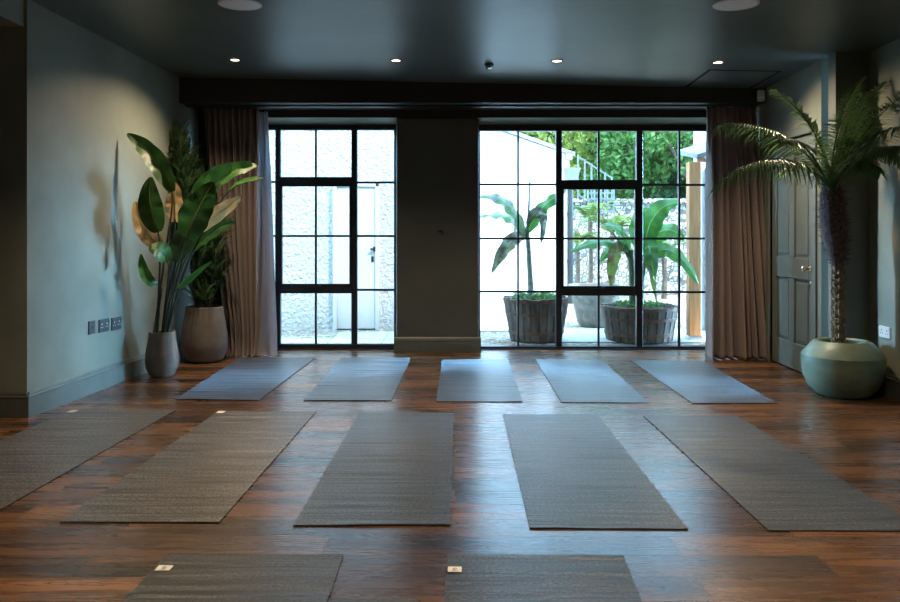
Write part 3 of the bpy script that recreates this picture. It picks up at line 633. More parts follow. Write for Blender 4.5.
# ------------------------------------------------------------------ barrels with banana plants
def barrel(px0,px1,ytop,ybot,label,taper):
    Y=8.95; cx=((px0+px1)/2-VX)*Y/F; rt=(px1-px0)/2*Y/F; ht=H0-(ytop-VY)*(Y-rt)/F-GZ-.012
    r=empty('barrel_planter',(cx,Y,GZ+.012),label,'planter')
    t=MB(); n=24
    for i in range(n):
        a0=2*math.pi*(i+.03)/n; a1=2*math.pi*(i+.97)/n; vs=[]
        zt=ht+.008*math.sin(i*2.1)
        for z,k in ((0,taper),(zt,1)):
            for ri,ang in ((1,a0),(1,a1),(.93,a1),(.93,a0)): vs.append((rt*k*ri*math.cos(ang),rt*k*ri*math.sin(ang),z))
        t.add(vs,[(0,3,2,1),(4,5,6,7),(0,1,5,4),(1,2,6,5),(2,3,7,6),(3,0,4,7)])
    bevel(t.build('stave','barrel',r),.006,1)
    for z in (.08,.3,.45):
        z*=ht/.5; k0=taper+(1-taper)*z/ht; k1=taper+(1-taper)*(z+.035)/ht
        t=MB().lathe([(rt*k0+.001,z),(rt*k0+.006,z),(rt*k1+.006,z+.035),(rt*k1+.001,z+.035)],n=48); autosmooth(t.build('hoop','hoop',r))
    t=MB().lathe([(rt*.92,ht-.05),(rt*.5,ht-.02),(.01,ht-.015)],n=32); t.build('soil','soil',r)
    return r,ht
B1,h1=barrel(503,569,300,345,'dark wooden half barrel planter outside the second window, further left','%s'and .78)
B2,h2=barrel(601,677,309,346,'dark wooden half barrel planter with iron hoops, further right',.86)
def plant_parts(root, specs, name='leaf'):
    o=root.location
    for (mname,pts,wd,nh,kw) in specs:
        mb=MB().leaf(pts,wd,nh,**kw); shift(mb,o).build(name,mname,root,smooth=True)
bo=B1.location; r1=empty('banana_plant',(bo.x,bo.y,bo.z+h1-.02),'tall thin banana plant with torn pale leaves in the left barrel','plant')
Y=8.9
def Q(px,py,dy=0): return P(px,py,Y+dy)
t=MB().tube([Q(531.5,304),Q(530,275),Q(528,240),Q(527,228)],[.038,.030,.026,.018],10); t.tube([Q(527,235),Q(529,205),Q(530,178)],[.018,.013,.008],6)
shift(t,r1.location); autosmooth(t.build('trunk','banana_trunk',r1))
plant_parts(r1,[
 ('leaf_pale',[Q(526,236),Q(516,205,-.2),Q(500,193,-.25),Q(480,197,-.2)],.17,(0,-.7,.7),dict(fold=-.2,wave=.25,nu=26,seed=1)),
 ('leaf_pale',[Q(526,236),Q(512,212,.1),Q(498,212,.1),Q(478,217,.2)],.14,(0,-.6,.8),dict(fold=-.2,wave=.3,nu=26,seed=2)),
 ('leaf_torn',[Q(526,238),Q(516,232,-.2),Q(505,245,-.3),Q(492,273,-.3)],.17,(.3,-1,.1),dict(fold=-.3,wave=.3,nu=26,seed=3)),
 ('leaf_banana',[Q(528,232),Q(534,212,-.1),Q(548,200,-.2),Q(566,190,-.3)],.18,(-.2,-.8,.6),dict(fold=-.25,wave=.25,nu=26,seed=4)),
 ('leaf_torn',[Q(528,226),Q(534,205,-.2),Q(550,205,-.3),Q(541,243,-.3)],.13,(.2,-1,.2),dict(fold=-.3,wave=.35,nu=26,seed=5)),
 ('leaf_pale',[Q(527,238),Q(522,222,.15),Q(517,222,.15),Q(514,232,.2)],.1,(0,-.8,.5),dict(fold=-.2,wave=.2,seed=6)),
])
bo=B2.location; r2=empty('banana_plant',(bo.x,bo.y,bo.z+h2-.02),'bushy bright green banana plant with broad leaves in the right barrel','plant')
t=MB().tube([Q(633,314),Q(633,285),Q(630,250)],[.05,.045,.03],10); t.tube([Q(640,314),Q(642,280),Q(648,245)],[.04,.03,.02],8); t.tube([Q(631,262),Q(622,245),Q(612,232)],[.02,.016,.01],6)
shift(t,r2.location); autosmooth(t.build('trunk','stem',r2))
plant_parts(r2,[
 ('leaf_banana',[Q(630,252),Q(615,238,-.1),Q(596,238,-.2),Q(570,252,-.25)],.17,(0,-.6,.8),dict(fold=-.2,wave=.2,nu=24,seed=1)),
 ('leaf_banana',[Q(630,250),Q(626,232,-.1),Q(616,222,-.2),Q(604,226,-.3)],.22,(0,-.7,.7),dict(fold=-.2,wave=.2,nu=24,seed=2)),
 ('leaf_yellow',[Q(628,250),Q(616,238,-.2),Q(612,258,-.3),Q(611,288,-.3)],.16,(0,-1,.1),dict(fold=-.35,wave=.3,nu=24,seed=3)),
 ('leaf_banana',[Q(644,262),Q(644,225,0),Q(655,203,-.1),Q(680,202,-.2)],.26,(-.2,-.9,.45),dict(fold=-.15,wave=.25,nu=24,seed=4)),
 ('leaf_banana',[Q(645,255),Q(655,222,.1),Q(675,226,0),Q(684,240,0)],.24,(0,-.8,.6),dict(fold=-.2,wave=.2,nu=24,seed=5)),
 ('leaf_banana',[Q(645,262),Q(660,240,-.1),Q(680,245,-.2),Q(698,284,-.3)],.2,(.2,-.9,.5),dict(fold=-.3,wave=.15,nu=24,seed=6)),
 ('leaf_banana',[Q(642,262),Q(646,236,-.2),Q(652,240,-.3),Q(654,284,-.3)],.2,(-.2,-1,.2),dict(fold=-.35,wave=.2,nu=24,seed=7)),
 ('leaf_yellow',[Q(640,266),Q(646,248,-.2),Q(652,262,-.35),Q(657,304,-.35)],.09,(.2,-1,.1),dict(fold=-.4,wave=.4,nu=24,seed=8)),
 ('leaf_banana',[Q(640,250),Q(632,228,.2),Q(640,215,.2),Q(648,208,.2)],.18,(.2,-1,.1),dict(fold=-.3,wave=.2,nu=24,seed=9)),
 ('leaf_banana',[Q(632,252),Q(622,240,.2),Q(610,246,.2),Q(600,262,.2)],.15,(0,-.8,.6),dict(fold=-.3,wave=.2,nu=24,seed=10)),
])
rg=random.Random(5)
for B,hh,lab in ((B1,h1,'low green ground cover around the base of the thin banana plant'),(B2,h2,'low green ground cover around the base of the bushy banana plant')):
    mb=MB(); rad=.27
    for _ in range(420):
        a=rg.random()*6.28; q_=rad*math.sqrt(rg.random()); leaf_card(mb,Vector((math.cos(a)*q_,math.sin(a)*q_,rg.uniform(0,.05))),rg.uniform(.012,.03),rg)
    o=mb.build('ground_cover','tree_a'); o.location=(B.location.x,B.location.y,B.location.z+hh-.012); tag(o,lab,'plant',kind='stuff')

# ------------------------------------------------------------------ curtains
def curtain(label,xt0,xt1,xb0,xb1,ztop,Yt,Yb,folds,seed,pool,root=None,amp=1,m='curtain'):
    nu,nv=260,70; rnd=random.Random(seed); ph=[rnd.uniform(-.5,.5) for _ in range(2*folds+3)]; am=[rnd.uniform(.6,1.3) for _ in range(2*folds+3)]
    def fold(u,v):
        x=u*folds; i=int(x); fr=x-i; a=am[i]*(1-fr)+am[i+1]*fr; p=ph[i]*(1-fr)+ph[i+1]*fr
        return a*math.sin(2*math.pi*x+p*2+v*1.2*math.sin(seed+u*5))
    cx=(xt0+xt1)/2; r=root or empty('curtain',(cx,Yt,0),label,'curtain','curtains at the windows')
    vs=[];fs=[]
    for j in range(nv+1):
        v=j/nv; z=ztop*(1-v)+.004
        for i in range(nu+1):
            u=i/nu; e=v**1.3
            x0=xt0+(xb0-xt0)*e; x1=xt1+(xb1-xt1)*e
            A=(.034+.070*min(1,v*3))*amp
            fd=fold(u,v); pleat=.010*math.sin(u*folds*3*2*math.pi)*max(0,1-v*9)
            Yc=Yt+(Yb-Yt)*v
            y=Yc+A*fd+pleat
            x=x0+(x1-x0)*u+.016*math.cos(2*math.pi*u*folds)*am[int(u*folds)]*min(1,v*4)
            zz=z
            if pool and v>.9:
                k=(v-.9)/.1; y-=pool*k*k*(.8+.25*fold(u*1.3,2)); x+=.03*k*noise.noise(Vector((u*9,v*3,seed))); zz=.006+ztop*.1*(1-k)**2.2+.03*math.sin(math.pi*min(1,k*1.0))*(.5+.5*math.sin(u*folds*2*math.pi*1.5+1))
            y+=.012*noise.noise(Vector((u*6,v*3.5,seed)))
            vs.append((x,y,max(.004,zz)))
    for j in range(nv):
        for i in range(nu): a=j*(nu+1)+i; fs.append((a,a+nu+1,a+nu+2,a+1))
    mb=MB().add(vs,fs); shift(mb,r.location); o=mb.build('lining' if root else 'drape',m,r,smooth=True)
    sm=o.modifiers.new('thickness','SOLIDIFY'); sm.thickness=.0015
    if root: return tag(o,'pale lilac see-through lining at the window side')
    t=MB(); t.tube([(xt0,Yt+.005,ztop+.01),(xt1,Yt+.005,ztop+.01)],.008,8); shift(t,r.location); tag(t.build('curtain_rail','black',r),'black rail the drape hangs from')
    return r
Yc=7.6
cl_=curtain('dusty brown floor-length curtain bunched beside the potted plants, left of first window',(202-VX)*Yc/F,(257-VX)*Yc/F,(224-VX)*Yc/F,(258-VX)*Yc/F,2.395,7.68,7.72,9,3,.07)
curtain('',(249-VX)*7.77/F,(267.5-VX)*7.77/F,(248-VX)*7.7/F,(276.5-VX)*7.7/F,2.38,7.77,7.70,3,5,.06,root=cl_,amp=.55,m='lining')
curtain('dusty brown floor-length curtain hanging between second window and panelled door',(707-VX)*Yc/F,(757-VX)*Yc/F,(708-VX)*7.45/F,(773-VX)*7.45/F,2.395,7.62,7.48,8,8,.0)

# ------------------------------------------------------------------ yoga mats
MATS=[ # (BL,BR,TR,TL) px, material, tag?, label
 ((175,400),(259,400.8),(315.5,358),(240,358),'mat_grey',0,'grey-blue yoga mat lying nearest the potted plants in the back row','B'),
 ((303.5,401),(391.5,401.2),(411,358.4),(341,358.2),'mat_grey',0,'grey yoga mat second from the left in back row, in front of first window','B'),
 ((436,402),(522.6,402.4),(508,360),(442,360.2),'mat_grey',0,'grey yoga mat lying in front of the pillar between windows','B'),
 ((561.5,403),(648.6,403.3),(602,360.6),(535.7,359.8),'mat_grey',0,'grey yoga mat in back row in front of the barrel planters','B'),
 ((692.4,404),(778,404),(703,361.5),(630,360.3),'mat_grey',0,'grey yoga mat lying nearest the right curtain in back row','B'),
 ((-190,523),(-21,523),(176,410.6),(72,410.6),'mat_warm',1,'taupe yoga mat running off the left edge of the photo','M'),
 ((60,523),(219.4,523.4),(316.4,412),(219,411.3),'mat_warm',1,'taupe-grey yoga mat second from left in the middle row, white tag','M'),
 ((293,526.4),(450.8,526),(453.6,413.5),(359.6,413),'mat_grey',0,'dark grey ribbed yoga mat in the centre of the middle row','M'),
 ((529.8,529),(688.2,530.2),(597.7,415.4),(502.8,415),'mat_grey',0,'grey ribbed yoga mat right of the central one in middle row','M'),
 ((768.6,531.6),(926,532),(736.7,416),(643,416),'mat_grey',0,'grey-brown ribbed yoga mat nearest the green palm pot in middle row','M'),
 ((65,665),(307,665),(343.4,556),(167.8,554.8),'mat_dark',1,'charcoal yoga mat with small tag at the bottom edge, left one of the front pair','F'),
 ((440.5,668),(668,668),(623.5,557),(447,556),'mat_dark',1,'dark green-grey yoga mat with small tag, front row right of centre','F'),
 ((190,720),(405,720),(418.5,600),(260,600),'mat_dark',0,'dark yoga mat just showing its far edge at the bottom of the photo','F'),
]
def mat_obj(i,spec):
    bl,br,tr,tl,mn,tg,label,row=spec
    c=[FL(*p) for p in (bl,br,tr,tl)]
    o=(c[0]+c[1]+c[2]+c[3])/4
    r=empty('yoga_mat',o,label,'yoga mat','yoga mats laid out in rows'); 
    nu,nv=14,150; vs=[];fs=[];uv=[]; Wm=(c[1]-c[0]).length; Lm=(c[3]-c[0]).length; th=.006
    base=0; under=label.startswith('charcoal yoga mat')
    for j in range(nv+1):
        v=j/nv
        for k in range(nu+1):
            u=k/nu; p=c[0].lerp(c[1],u).lerp(c[3].lerp(c[2],u),v)
            z=.0048*noise.noise(Vector((u*.8+i*7,v*Lm*19,i)))*(.6+.8*noise.noise(Vector((u*1.5,v*2.2+i,3.))))+.0016*max(0,noise.noise(Vector((u*1.8+i*3,v*Lm*5,i*2.))))+.0004*math.sin(v*Lm*95+noise.noise(Vector((u*2,v*6,i)))*2)
            ed=min(v,1-v)*Lm
            if ed<.06: z+=.004*(1-ed/.06)*max(0,noise.noise(Vector((u*2.5+i*5,i,v*2)))+.1)
            bb=.0085*max(0,min(1,(.58-v)/.05)) if under else 0
            p=p-o; vs.append((p.x,p.y,th+bb+z)); uv.append((u*Wm+i*3.1,v*Lm+i*1.7))
    for j in range(nv):
        for k in range(nu): a=j*(nu+1)+k; fs.append((a,a+1,a+nu+2,a+nu+1))
    MB().add(vs,fs,uv).build('mat_surface',mn,r,smooth=True)
    ring=[k for k in range(nu+1)]+[j*(nu+1)+nu for j in range(1,nv+1)]+[nv*(nu+1)+k for k in range(nu-1,-1,-1)]+[j*(nu+1) for j in range(nv-1,0,-1)]
    e=MB(); n=len(ring); e.add([vs[q] for q in ring]+[(vs[q][0],vs[q][1],max(.0003,vs[q][2]-.0065 if under else 0.0003)) for q in ring],[(q,n+q,n+(q+1)%n,(q+1)%n) for q in range(n)]+[tuple(range(n,2*n))])
    e.build('mat_edge','mat_edge',r)
    if tg:
        Y={'B':.93,'M':.955,'F':.865}[row]; u0,u1=(.015,.085) if row=='M' else (.02,.10)
        if row=='M': v0,v1=.955,.985
        else: v0,v1=.79,.845
        if label.startswith('dark green'): u0,u1=.01,.085
        def pt(u,v,z): q=c[0].lerp(c[1],u).lerp(c[3].lerp(c[2],u),v)-o; return (q.x,q.y,z)
        z0,z1=th+.003,th+.0045
        t=MB().add([pt(u0,v0,z0),pt(u1,v0,z0),pt(u1,v1,z0),pt(u0,v1,z0),pt(u0,v0,z1),pt(u1,v0,z1),pt(u1,v1,z1),pt(u0,v1,z1)],[(0,3,2,1),(4,5,6,7),(0,1,5,4),(1,2,6,5),(2,3,7,6),(3,0,4,7)])
        g_=tag(t.build('sewn_tag','tag',r),'small off-white sewn tag')
        if row=='F':
            ctr=Vector(pt((u0+u1)/2,(v0+v1)/2,z1)); t=MB()
            pts=[ctr+Vector((.009*math.cos(a*.35)*(1-a/60),.009*math.sin(a*.35)*(1-a/60),.0004)) for a in range(34)]
            t.tube(pts,.0006,5); t.tube([ctr+Vector((-.013,-.014,.0004)),ctr+Vector((.013,-.014,.0004))],.0006,5)
            t.build('emblem','black_plastic',g_)
    return r
for i,sp_ in enumerate(MATS): mat_obj(i,sp_)

# ------------------------------------------------------------------ left plants
def pot_thing(name,px,ybase,rbase,prof,m,label,cat='pot'):
    b=FL(px,ybase); y=b.y+rbase; x=(px-VX)*y/F
    r=empty(name,(x,y,0),label,cat)
    o=MB().lathe(prof,n=64,cap0=True).build('pot_body',m,r); autosmooth(o,.5); 
    return r
# slim rounded pot
p1=pot_thing('plant_pot',162,378,.09,[(.078,0),(.10,.015),(.128,.07),(.136,.13),(.130,.20),(.112,.30),(.103,.368),(.098,.374),(.092,.368),(.095,.33)],'pot_grey','slim grey-brown rounded plant pot, the nearer and smaller of the two beside left wall')
MB().lathe([(.096,.335),(.01,.345)],n=40).build('soil','soil',p1)
p2=pot_thing('plant_pot',204.5,362,.05,[(.13,0),(.165,.02),(.205,.10),(.212,.18),(.20,.30),(.178,.43),(.168,.505),(.160,.512),(.152,.505),(.155,.46)],'pot_grey','large grey-brown rounded plant pot between slim pot and brown curtain')
MB().lathe([(.157,.465),(.01,.48)],n=40).build('soil','soil',p2)

py=p1.location.y; a0=p1.location
st_=empty('bird_of_paradise_plant',(a0.x,a0.y,.34),'tall broad-leaved plant with long dark stems in the slim grey pot','plant')
def A(px,py_,dy=0): return P(px,py_,py+dy-.12)
# material, stem base px, blade pts(px,py,dy), width m, normal hint, fold
SL=[
 ('leaf_strel',157,[(172,192,.0),(160,165,-.05),(147,147,-.08),(127,134,-.14)],.175,(.40,-.85,.30),.30),
 ('leaf_strel',158,[(158,232,-.12),(152,215,-.16),(147,200,-.18),(151,177,-.14)],.195,(.25,-1,.15),.2),
 ('leaf_gold',166,[(175,222,.05),(174,210,.03),(176,198,.02),(175,183,.05)],.15,(-.1,-1,.1),.1),
 ('leaf_gold',156,[(161,247,0),(150,240,-.05),(140,225,-.08),(135,202,-.06)],.16,(.35,-.9,.2),.25),
 ('leaf_bright',163,[(168,262,-.12),(164,250,-.2),(155,247,-.22),(149,250,-.22)],.16,(.1,-.8,.6),.1),
 ('leaf_bright',152,[(157,284,-.05),(148,285,-.1),(141,272,-.1),(141,254,-.05)],.10,(.6,-.8,.2),.4),
 ('leaf_strel',170,[(187,238,-.05),(192,220,-.12),(200,205,-.14),(213,182,-.08)],.27,(.0,-1,.2),.12),
 ('leaf_bright',172,[(203,200,0),(212,180,-.05),(230,168,-.1),(257,166,-.1)],.20,(-.1,-.85,.5),.2),
 ('leaf_bright',174,[(228,192,.05),(236,184,0),(246,180,-.1),(264,178,-.1)],.09,(0,-.6,.8),.3),
 ('leaf_gold',171,[(195,232,-.05),(207,220,-.12),(224,210,-.14),(243,196,-.08)],.15,(-.35,-.9,.1),.15),
 ('leaf_bright',168,[(177,289,-.1),(187,283,-.15),(198,272,-.18),(212,261,-.2)],.055,(.3,-.9,.5),.35),
 ('leaf_dark',167,[(176,262,.05),(178,250,0),(183,236,0),(190,222,.05)],.17,(.1,-1,.1),.15),
 ('leaf_strel',165,[(192,250,.1),(200,240,.1),(216,228,.08),(235,222,.05)],.13,(-.3,-.9,.3),.2),
 ('leaf_bright',169,[(190,205,.1),(200,188,.1),(208,175,.1),(222,165,.1)],.12,(0,-.9,.4),.2),
]
for k,(mn,sx,pts,wd,nh,fo) in enumerate(SL):
    W=[A(*p) for p in pts]; 
    lm_=MB().leaf(W,wd,nh,fold=fo,wave=.10,nu=22,seed=k); lm_.v=[(max(x,WX(y)+.012),y,z) for x,y,z in lm_.v]
    lf_=shift(lm_,st_.location).build('leaf',mn,st_,smooth=True)
    base=Vector((a0.x+(sx-163)*.0082*.7,a0.y+R.uniform(-.05,.05),.345)); d0=(W[1]-W[0]).normalized()
    cc=bez([base,base+Vector(((W[0].x-base.x)*.25,0,(W[0].z-base.z)*.6)),W[0]-d0*.10,W[0]+d0*.02],16)
    rr_=[.011*(1-.5*i/16) for i in range(17)]
    t=shift(MB().tube(cc,rr_,8),st_.location); autosmooth(t.build('leaf_stem','stem_dark' if k%3 else 'stem',lf_))
    t=MB().tube([p+Vector(nh).normalized()*-.004 for p in bez(W,14)],[.0075*(1-.75*i/14) for i in range(15)],6); shift(t,st_.location); autosmooth(t.build('midrib','stem',lf_))

def keep_in(mb,ymax=7.5):
    mb.v=[(max(x,WX(y)+.012),min(y,ymax),z) for x,y,z in mb.v]; return mb
# dark narrow-leaved shrub in the larger pot
b0=p2.location; sh=empty('dracaena_plant',(b0.x,b0.y,.47),'dark spiky narrow-leaved plant in the large pot behind the broad-leaved one','plant')
rs=random.Random(31)
def D(px,py_,dy=0): return P(px,py_,b0.y+dy)
canes=[((174,130),-.1),((178,142),-.12),((172,165),.0),((190,175),.05),((184,205),-.05),((214,235),.02),((182,185),-.1),((170,200),.02),((196,215),-.1),((210,200),.05),((222,225),0),((200,262),-.12),((215,258),-.1),((190,245),-.14),((186,150),.1),((205,298),-.16),((195,300),-.1),((220,280),-.05),((205,180),.12)]
t=MB(); lm=[]
for (cx_,cy_),dy in canes:
    top=D(cx_,cy_,dy); base=Vector((b0.x+rs.uniform(-.06,.06),b0.y+rs.uniform(-.06,.06),.475))
    cv=bez([base,base.lerp(top,.4)+Vector((rs.uniform(-.04,.04),0,.1)),top],14)
    t=MB().tube(cv,[.010*(1-.5*i/14) for i in range(15)],7); shift(keep_in(t),sh.location)
    cane=t.build('cane','twig',sh,smooth=True); mb=MB()
    n_=84 if cy_<250 else 34
    for i in range(n_):
        u=1-(i/n_)**1.3*min(.75,.42/max(.1,(top-base).length)); p=cv[max(0,min(14,int(u*14)))]; a=i*2.4+rs.random(); el=rs.uniform(.15,1.2) if i>8 else rs.uniform(.9,1.5)
        L=rs.uniform(.14,.26); d=Vector((math.cos(a)*math.cos(el),math.sin(a)*math.cos(el),math.sin(el)))
        q=p+Vector((0,0,rs.uniform(-.02,.02)))
        e_=q+d*L
        if e_.x<XL1-.02: e_.x=XL1+.01
        mb.leaf([q,q+d*L*.5+Vector((0,0,.015)),e_+Vector((0,0,-.02*math.cos(el)))],.026,(-d.x*.3,-d.y*.3,1) if el<1 else (0,-1,.2),fold=.3,nu=6,nv=1,shape='spear')
    shift(keep_in(mb),sh.location).build('leaf_cluster','leaf_dark',cane)
o=MB()
for i in range(14):
    a=i*.45; q=D(206,300,-.12); d=Vector((math.cos(a),math.sin(a)*.6-.2,rs.uniform(.5,1.2))).normalized(); L=rs.uniform(.1,.17)
    o.leaf([q,q+d*L*.5,q+d*L+Vector((0,0,-.02))],.024,(0,-1,.4),fold=.2,nu=6,nv=1,shape='spear')
shift(o,sh.location).build('leaf_rosette','leaf_bright',sh)

# ------------------------------------------------------------------ palm
pc=Vector((2.87,5.85,0))
pr=empty('plant_pot',pc,'wide round celadon green glazed pot standing beside the panelled door','pot')
prof=[(.15,0),(.18,.008),(.235,.06),(.272,.14),(.285,.235),(.285,.295),(.272,.315),(.205,.392),(.188,.402),(.165,.402),(.155,.392),(.155,.33)]
autosmooth(MB().lathe(prof,n=72,cap0=True).build('pot_body','pot_green',pr),.4)
MB().lathe([(.158,.345),(.01,.355)],n=40).build('soil','soil',pr)
pal=empty('palm_tree',(pc.x-.02,pc.y,.345),'indoor palm tree with arching feathery fronds and purple-brown fibrous trunk top','palm'); po=pal.location
def K(px,py_,dy=0): return P(px,py_,pc.y+dy)
# scaly lower trunk
t=MB(); prof=[]
z=0
tr0=K(838,336); tr1=K(833,195)
n=22
for i in range(n):
    u=i/n; c=Vector((pc.x-.03,pc.y,.345)).lerp(K(838,262),u); c2=Vector((pc.x-.03,pc.y,.345)).lerp(K(838,262),(i+1)/n)
    rr0=.034; t.tube([c,c.lerp(c2,.55),c2],[rr0,rr0+.009,rr0-.004],14,cap=False)
    for k in range(5):          # leaf-base scars
        a=k*1.257+i*.63; q=c.lerp(c2,.5)+Vector((math.cos(a),math.sin(a),0))*(rr0+.004)
        t.tube([q+Vector((0,0,-.018)),q+Vector((math.cos(a)*.010,math.sin(a)*.010,.006)),q+Vector((math.cos(a)*.004,math.sin(a)*.004,.02))],[.012,.009,.003],5)
shift(t,po); autosmooth(t.build('trunk','trunk',pal),1)
# fibrous upper trunk
t=MB(); cv=[K(838,266),K(837,250),K(834,225),K(832,200),K(832,180)]
t.tube(cv,[.045,.075,.098,.085,.045],16)
rp=random.Random(77)
for i in range(1500):
    u=rp.random(); s_=u*4; k=int(min(3,s_)); c=cv[k].lerp(cv[k+1],s_-k); rad=[.045,.075,.098,.085,.045]; rd=rad[k]+(rad[k+1]-rad[k])*(s_-k)
    a=rp.random()*6.28; d=Vector((math.cos(a),math.sin(a),0)); q=c+d*rd*.95; up=Vector((-d.y*rp.uniform(-1,1),d.x*rp.uniform(-1,1),rp.uniform(-.2,1.3))).normalized(); L=rp.uniform(.02,.06)
    e=q+up*L+d*rp.uniform(.005,.035); sdv=d.cross(up).normalized()*.0028
    t.add([q-sdv,q+sdv,e],[(0,1,2)])
shift(t,po); tag(t.build('fibre_sheath','fibre',pal),'purple-brown fibrous sheath of old leaf bases')
# fronds : (control px pts, max leaflet length, droop)
CR=K(832,196)
FR=[
 ([(832,196,0),(815,150,-.05),(775,118,-.1),(720,124,-.15)],.21,1.15),
 ([(832,196,0),(815,160,-.15),(770,140,-.3),(716,184,-.35)],.21,1.3),
 ([(832,196,0),(825,140,.0),(805,108,.0),(773,91,.0)],.16,.3),
 ([(832,196,0),(828,150,.1),(815,118,.12),(795,112,.12)],.17,.4),
 ([(832,196,0),(836,140,0),(842,105,.05),(862,80,.05)],.19,.1),
 ([(832,196,0),(842,150,-.1),(858,108,-.3),(884,84,-.45)],.19,.2),
 ([(832,196,0),(846,150,-.2),(875,115,-.5),(912,88,-.75)],.20,.3),
 ([(832,196,0),(850,150,-.3),(880,120,-.7),(925,125,-1.0)],.20,.7),
 ([(832,196,0),(848,160,-.3),(872,132,-.6),(900,158,-.8)],.19,.9),
 ([(832,196,0),(830,150,-.25),(838,118,-.45),(850,112,-.6)],.17,.3),
 ([(832,196,0),(820,160,-.3),(800,132,-.5),(778,140,-.65)],.17,.8),
 ([(832,196,0),(824,165,.05),(805,150,.1),(780,172,.12)],.16,.9),
 ([(832,196,0),(850,140,-.15),(868,100,-.35),(905,105,-.6)],.18,.5),
 ([(832,196,0),(838,150,-.2),(850,95,-.35),(872,92,-.5)],.17,.3),
 ([(832,196,0),(848,165,-.2),(878,138,-.55),(908,148,-.75)],.18,.8),
 ([(832,196,0),(842,160,.05),(850,125,.15),(856,112,.2)],.16,.4),
 ([(832,196,0),(845,165,-.1),(860,148,-.3),(880,172,-.5)],.15,.9),
]
for k,(pp_,LL,droop) in enumerate(FR):
    W=[K(*p) for p in pp_]
    nn=50; cv=bez(W,nn); mb=MB()
    clampx=lambda p: Vector((min(p.x,XR-.012) if p.y<YN else min(p.x,XD-.03),p.y if p.x<XD-.02 else min(p.y,YN-.02),p.z))
    cv=[clampx(p) for p in cv]
    mb2=MB().tube(cv,[.009*(1-.85*i/nn)+.001 for i in range(nn+1)],6)
    rf=random.Random(100+k)
    for i in range(7,nn+1):
        u=i/nn; t_=(cv[min(i+1,nn)]-cv[i-1]).normalized(); s_=t_.cross(Vector((0,0,1)))
        s_=s_.normalized() if s_.length>.05 else Vector((1,0,0)); upv=s_.cross(t_)
        l=1.3*LL*(min(1,(u-.08)*4)**.6)*(1-.68*u**2.2)*rf.uniform(.85,1.1)
        for g_ in (-1,1):
            d=(s_*g_*.85+t_*(.30+.45*u)+upv*rf.uniform(-.05,.30)).normalized()
            p0=cv[i]; p1=p0+d*l*.5+Vector((0,0,-.03*droop)); p2=p0+d*l*.95+Vector((0,0,-l*(.15+.62*droop)*rf.uniform(.7,1.2)))
            mb.leaf([clampx(p0),clampx(p1),clampx(p2)],.0165,(s_*-g_*.3+Vector((0,0,1))),fold=.45,nu=5,nv=1,shape='spear')
    fr_=shift(mb2,po).build('frond','stem',pal,smooth=True)
    shift(mb,po).build('leaflets','leaf_palm',fr_)

# ------------------------------------------------------------------ ceiling fittings
def downlight(x,y,label,first=None):
    z=CZ(x,y)
    if first is None:
        r=empty('downlight',(x,y,z),label,'downlight','recessed downlights')
        autosmooth(MB().lathe([(.036,-.001),(.036,-.007),(.050,-.006),(.052,-.001)],n=28).build('trim_ring','black',r))
        t=MB(); t.lathe([(.0361,-.004),(.001,-.004)],n=28); t.build('lamp_lens','lamp',r)
        ld=bpy.data.lights.new('lamp_beam','SPOT'); ld.energy=DOWN_W; ld.color=(1,.76,.50); ld.spot_size=math.radians(105); ld.spot_blend=.9; ld.shadow_soft_size=.03
        lo=bpy.data.objects.new('lamp_beam',ld); C.objects.link(lo); lo.parent=r; lo.location=(0,0,-.02)
        return r
    r=copy_tree(first); r.location=(x,y,z); tag(r,label); return r
def aim(r,dx,dy,dz):       # swivelled towards the wall and plants
    for c in r.children:
        if c.type=='LIGHT':
            c.data=c.data.copy(); c.data.energy=WALL_W; c.data.spot_size=math.radians(128); c.data.spot_blend=1.0; c.rotation_euler=Vector((dx,dy,dz)).to_track_quat('-Z','Y').to_euler()
def ceil_pt(px,py):      # where the ceiling plane is seen at that pixel
    Y=6
    for _ in range(40): Y=(CZ((px-VX)*Y/F,Y)-H0)*F/(VY-py)
    return (px-VX)*Y/F,Y
labs=['recessed downlight in ceiling nearest the left wall','recessed downlight, second from the left along the row','recessed downlight in ceiling right of the small black sensor','recessed downlight beside the ceiling hatch on the right']
first=None
for (px,py_),lb in zip(((235,59.5),(396,60),(557,60.5),(718,62)),labs):
    x,y=ceil_pt(px,py_); d_=downlight(x,y,lb,first); first=first or d_
    if px==718: aim(d_,.35,-.25,-1.05)
FIRST=first
for yy,nm in ((4.0,'second'),(1.4,'third'),(-1.2,'fourth')):  # rows out of view, added to brighten the room
    for xx,side in ((-1.95,'by the left wall'),(-.55,'left of centre'),(.85,'right of centre'),(2.25,'by the right wall')):
        downlight(xx,yy,'added unseen downlight %s in the %s row of the ceiling from the windows'%(side,nm),first)
def speaker(px,py_,rad,label):
    x,y=ceil_pt(px,py_); r=empty('ceiling_speaker',(x,y,CZ(x,y)),label,'speaker','round ceiling speakers')
    autosmooth(MB().lathe([(rad-.012,-.0005),(rad-.012,-.008),(rad,-.006),(rad+.002,-.0005)],n=48).build('rim','white',r))
    t=MB().lathe([(rad-.012,-.006),(rad*.5,-.0075),(.001,-.008)],n=48); t.build('grille','grille',r); return r
aim(FIRST,-.35,-.25,-1.45)
speaker(240,4,.140,'round pale ceiling speaker at the top left of the photo')
speaker(736,4,.140,'round pale ceiling speaker at the top right of the photo')
x,y=ceil_pt(489,64); r=empty('smoke_sensor',(x,y,CZ(x,y)),'small black and silver sensor on the ceiling between two downlights','sensor')
autosmooth(MB().lathe([(.040,-.001),(.040,-.012),(.034,-.016)],n=24).build('base_plate','black_plastic',r))
autosmooth(MB().lathe([(.033,-.012),(.03,-.034),(.018,-.040),(.001,-.041)],n=24).build('sensor_head','chrome',r))
